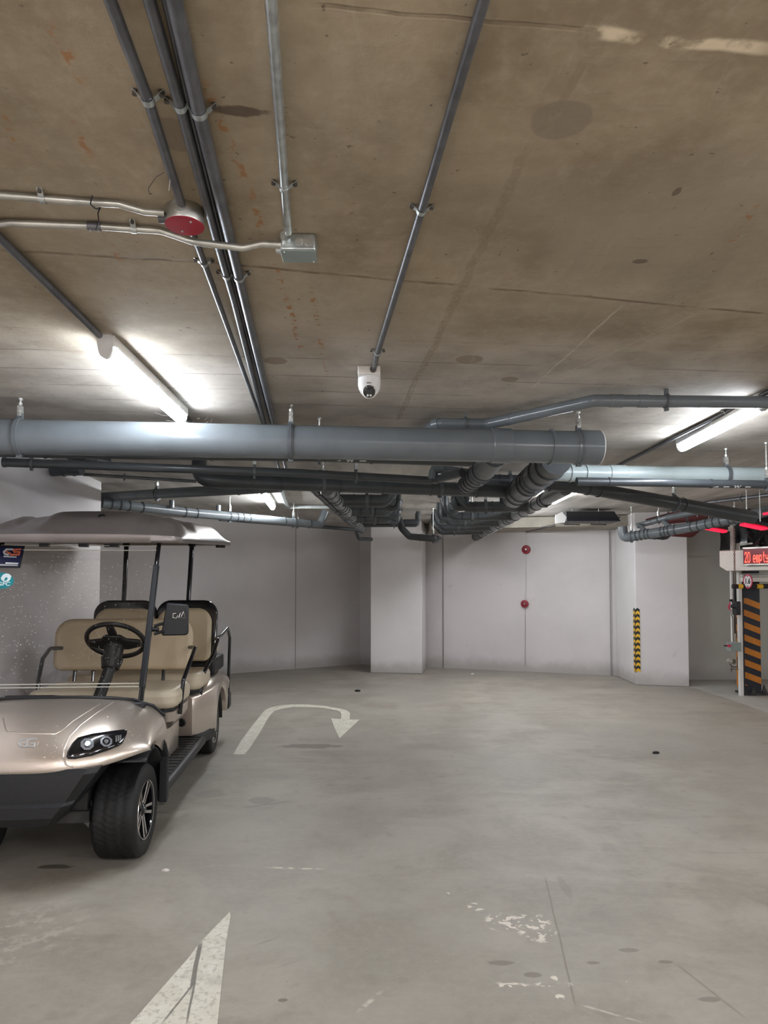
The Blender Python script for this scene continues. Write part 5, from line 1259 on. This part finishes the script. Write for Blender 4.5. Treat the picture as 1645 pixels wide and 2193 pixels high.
# ---- roof
def rim_w(u): return 1.812+(-.45-u)/2.65*.125
U0, U1 = -.42, -3.12
rws = []; nu, nv = 48, 40
def sst(x, a, b): t = min(1, max(0, (x-a)/(b-a))); return t*t*(3-2*t)
def roofw(u, v):
    a = abs(v)/.60; e = (1-a**3.2)
    fr = sst(-u, .42, .92)**.8; bk = 1-sst(-u, 2.3, 3.12)*.8
    h = .170*e**.65*(.12+.88*fr)*bk
    h += .022*(1-sst(abs(v), .24, .30))*sst(-u, .52, .66)*(1-sst(-u, 2.5, 2.7))
    h -= .018*(1-sst(math.hypot((v)/.22, (u+.80)/.09), .7, 1.0))
    h += .030*sst(-u, .62, .70)*(1-sst(-u, .95, 1.05))*sst(abs(v), .40, .44)*(1-sst(abs(v), .52, .56))
    h += .035*math.exp(-((abs(v)-.50)/.05)**2)*sst(-u, 1.2, 1.4)*(1-sst(-u, 2.6, 2.9))
    return rim_w(u)+.035+h
for i in range(nu+1):
    s = i/nu; u = U0+(U1-U0)*s; row = []
    # rounded plan corners
    cr = .16; de = min(-(u-U0), u-U1); vm = .60 if de > cr else .60-cr+math.sqrt(max(0, cr*cr-(cr-max(0,de))**2))
    for j in range(nv+1):
        t = -1+2*j/nv; v = math.copysign(abs(t)**.8, t)*vm
        row.append(V(u, v if v > 0 else v*1.17, roofw(u, v if abs(v) < .6 else math.copysign(.6, v))))
    vl = row[0]; vr = row[-1]
    row = [V(u, vl.y, rim_w(u)), V(u, vl.y*1.005, rim_w(u)+.02)]+row+[V(u, vr.y*1.005, rim_w(u)+.02), V(u, vr.y, rim_w(u))]
    rws.append(row)
front = [V(p.x+.006, p.y, rim_w(p.x)) for p in rws[0]]; back = [V(p.x-.006, p.y, rim_w(p.x)) for p in rws[-1]]
mb = G(); mb.grid([front]+rws+[back]); mb.build('roof', M['roof'], cart, solid=.008, ang=50)
for s in (1, -1):
    for u in (-2.70, -2.86, -3.0):
        mb = G(); mb.box((u-.025, s*.52-.02, rim_w(u)-.022), (u+.025, s*.52+.02, rim_w(u)+.005)); mb.build('roof_foot', M['black'], cart, smooth=False)
    mb = G(); mb.tube([V(-.55, s*.45, 1.84), V(-2.9, s*.42, 1.955)], .013, 8); mb.build('roof_rail', M['black'], cart)
mb = G(); q = V(-.80, .0, 0); h_ = roofw(-.80, 0); mb.lathe([(0, .006), (.016, .004), (.024, -.002), (.026, -.006)], frame((-.78, 0.02, h_), (.5, 0, 1)), 16); mb.build('roof_cap', M['black'], cart)
# ------------------------------------------------------------------ world and view
w = bpy.data.worlds.new('world'); S.world = w; w.use_nodes = True
w.node_tree.nodes['Background'].inputs[0].default_value = (.8, .85, .9, 1); w.node_tree.nodes['Background'].inputs[1].default_value = .0
S.view_settings.view_transform = 'Standard'; S.view_settings.look = 'None'; S.view_settings.gamma = 1; S.view_settings.use_curve_mapping = False
S.view_settings.exposure = 1.97
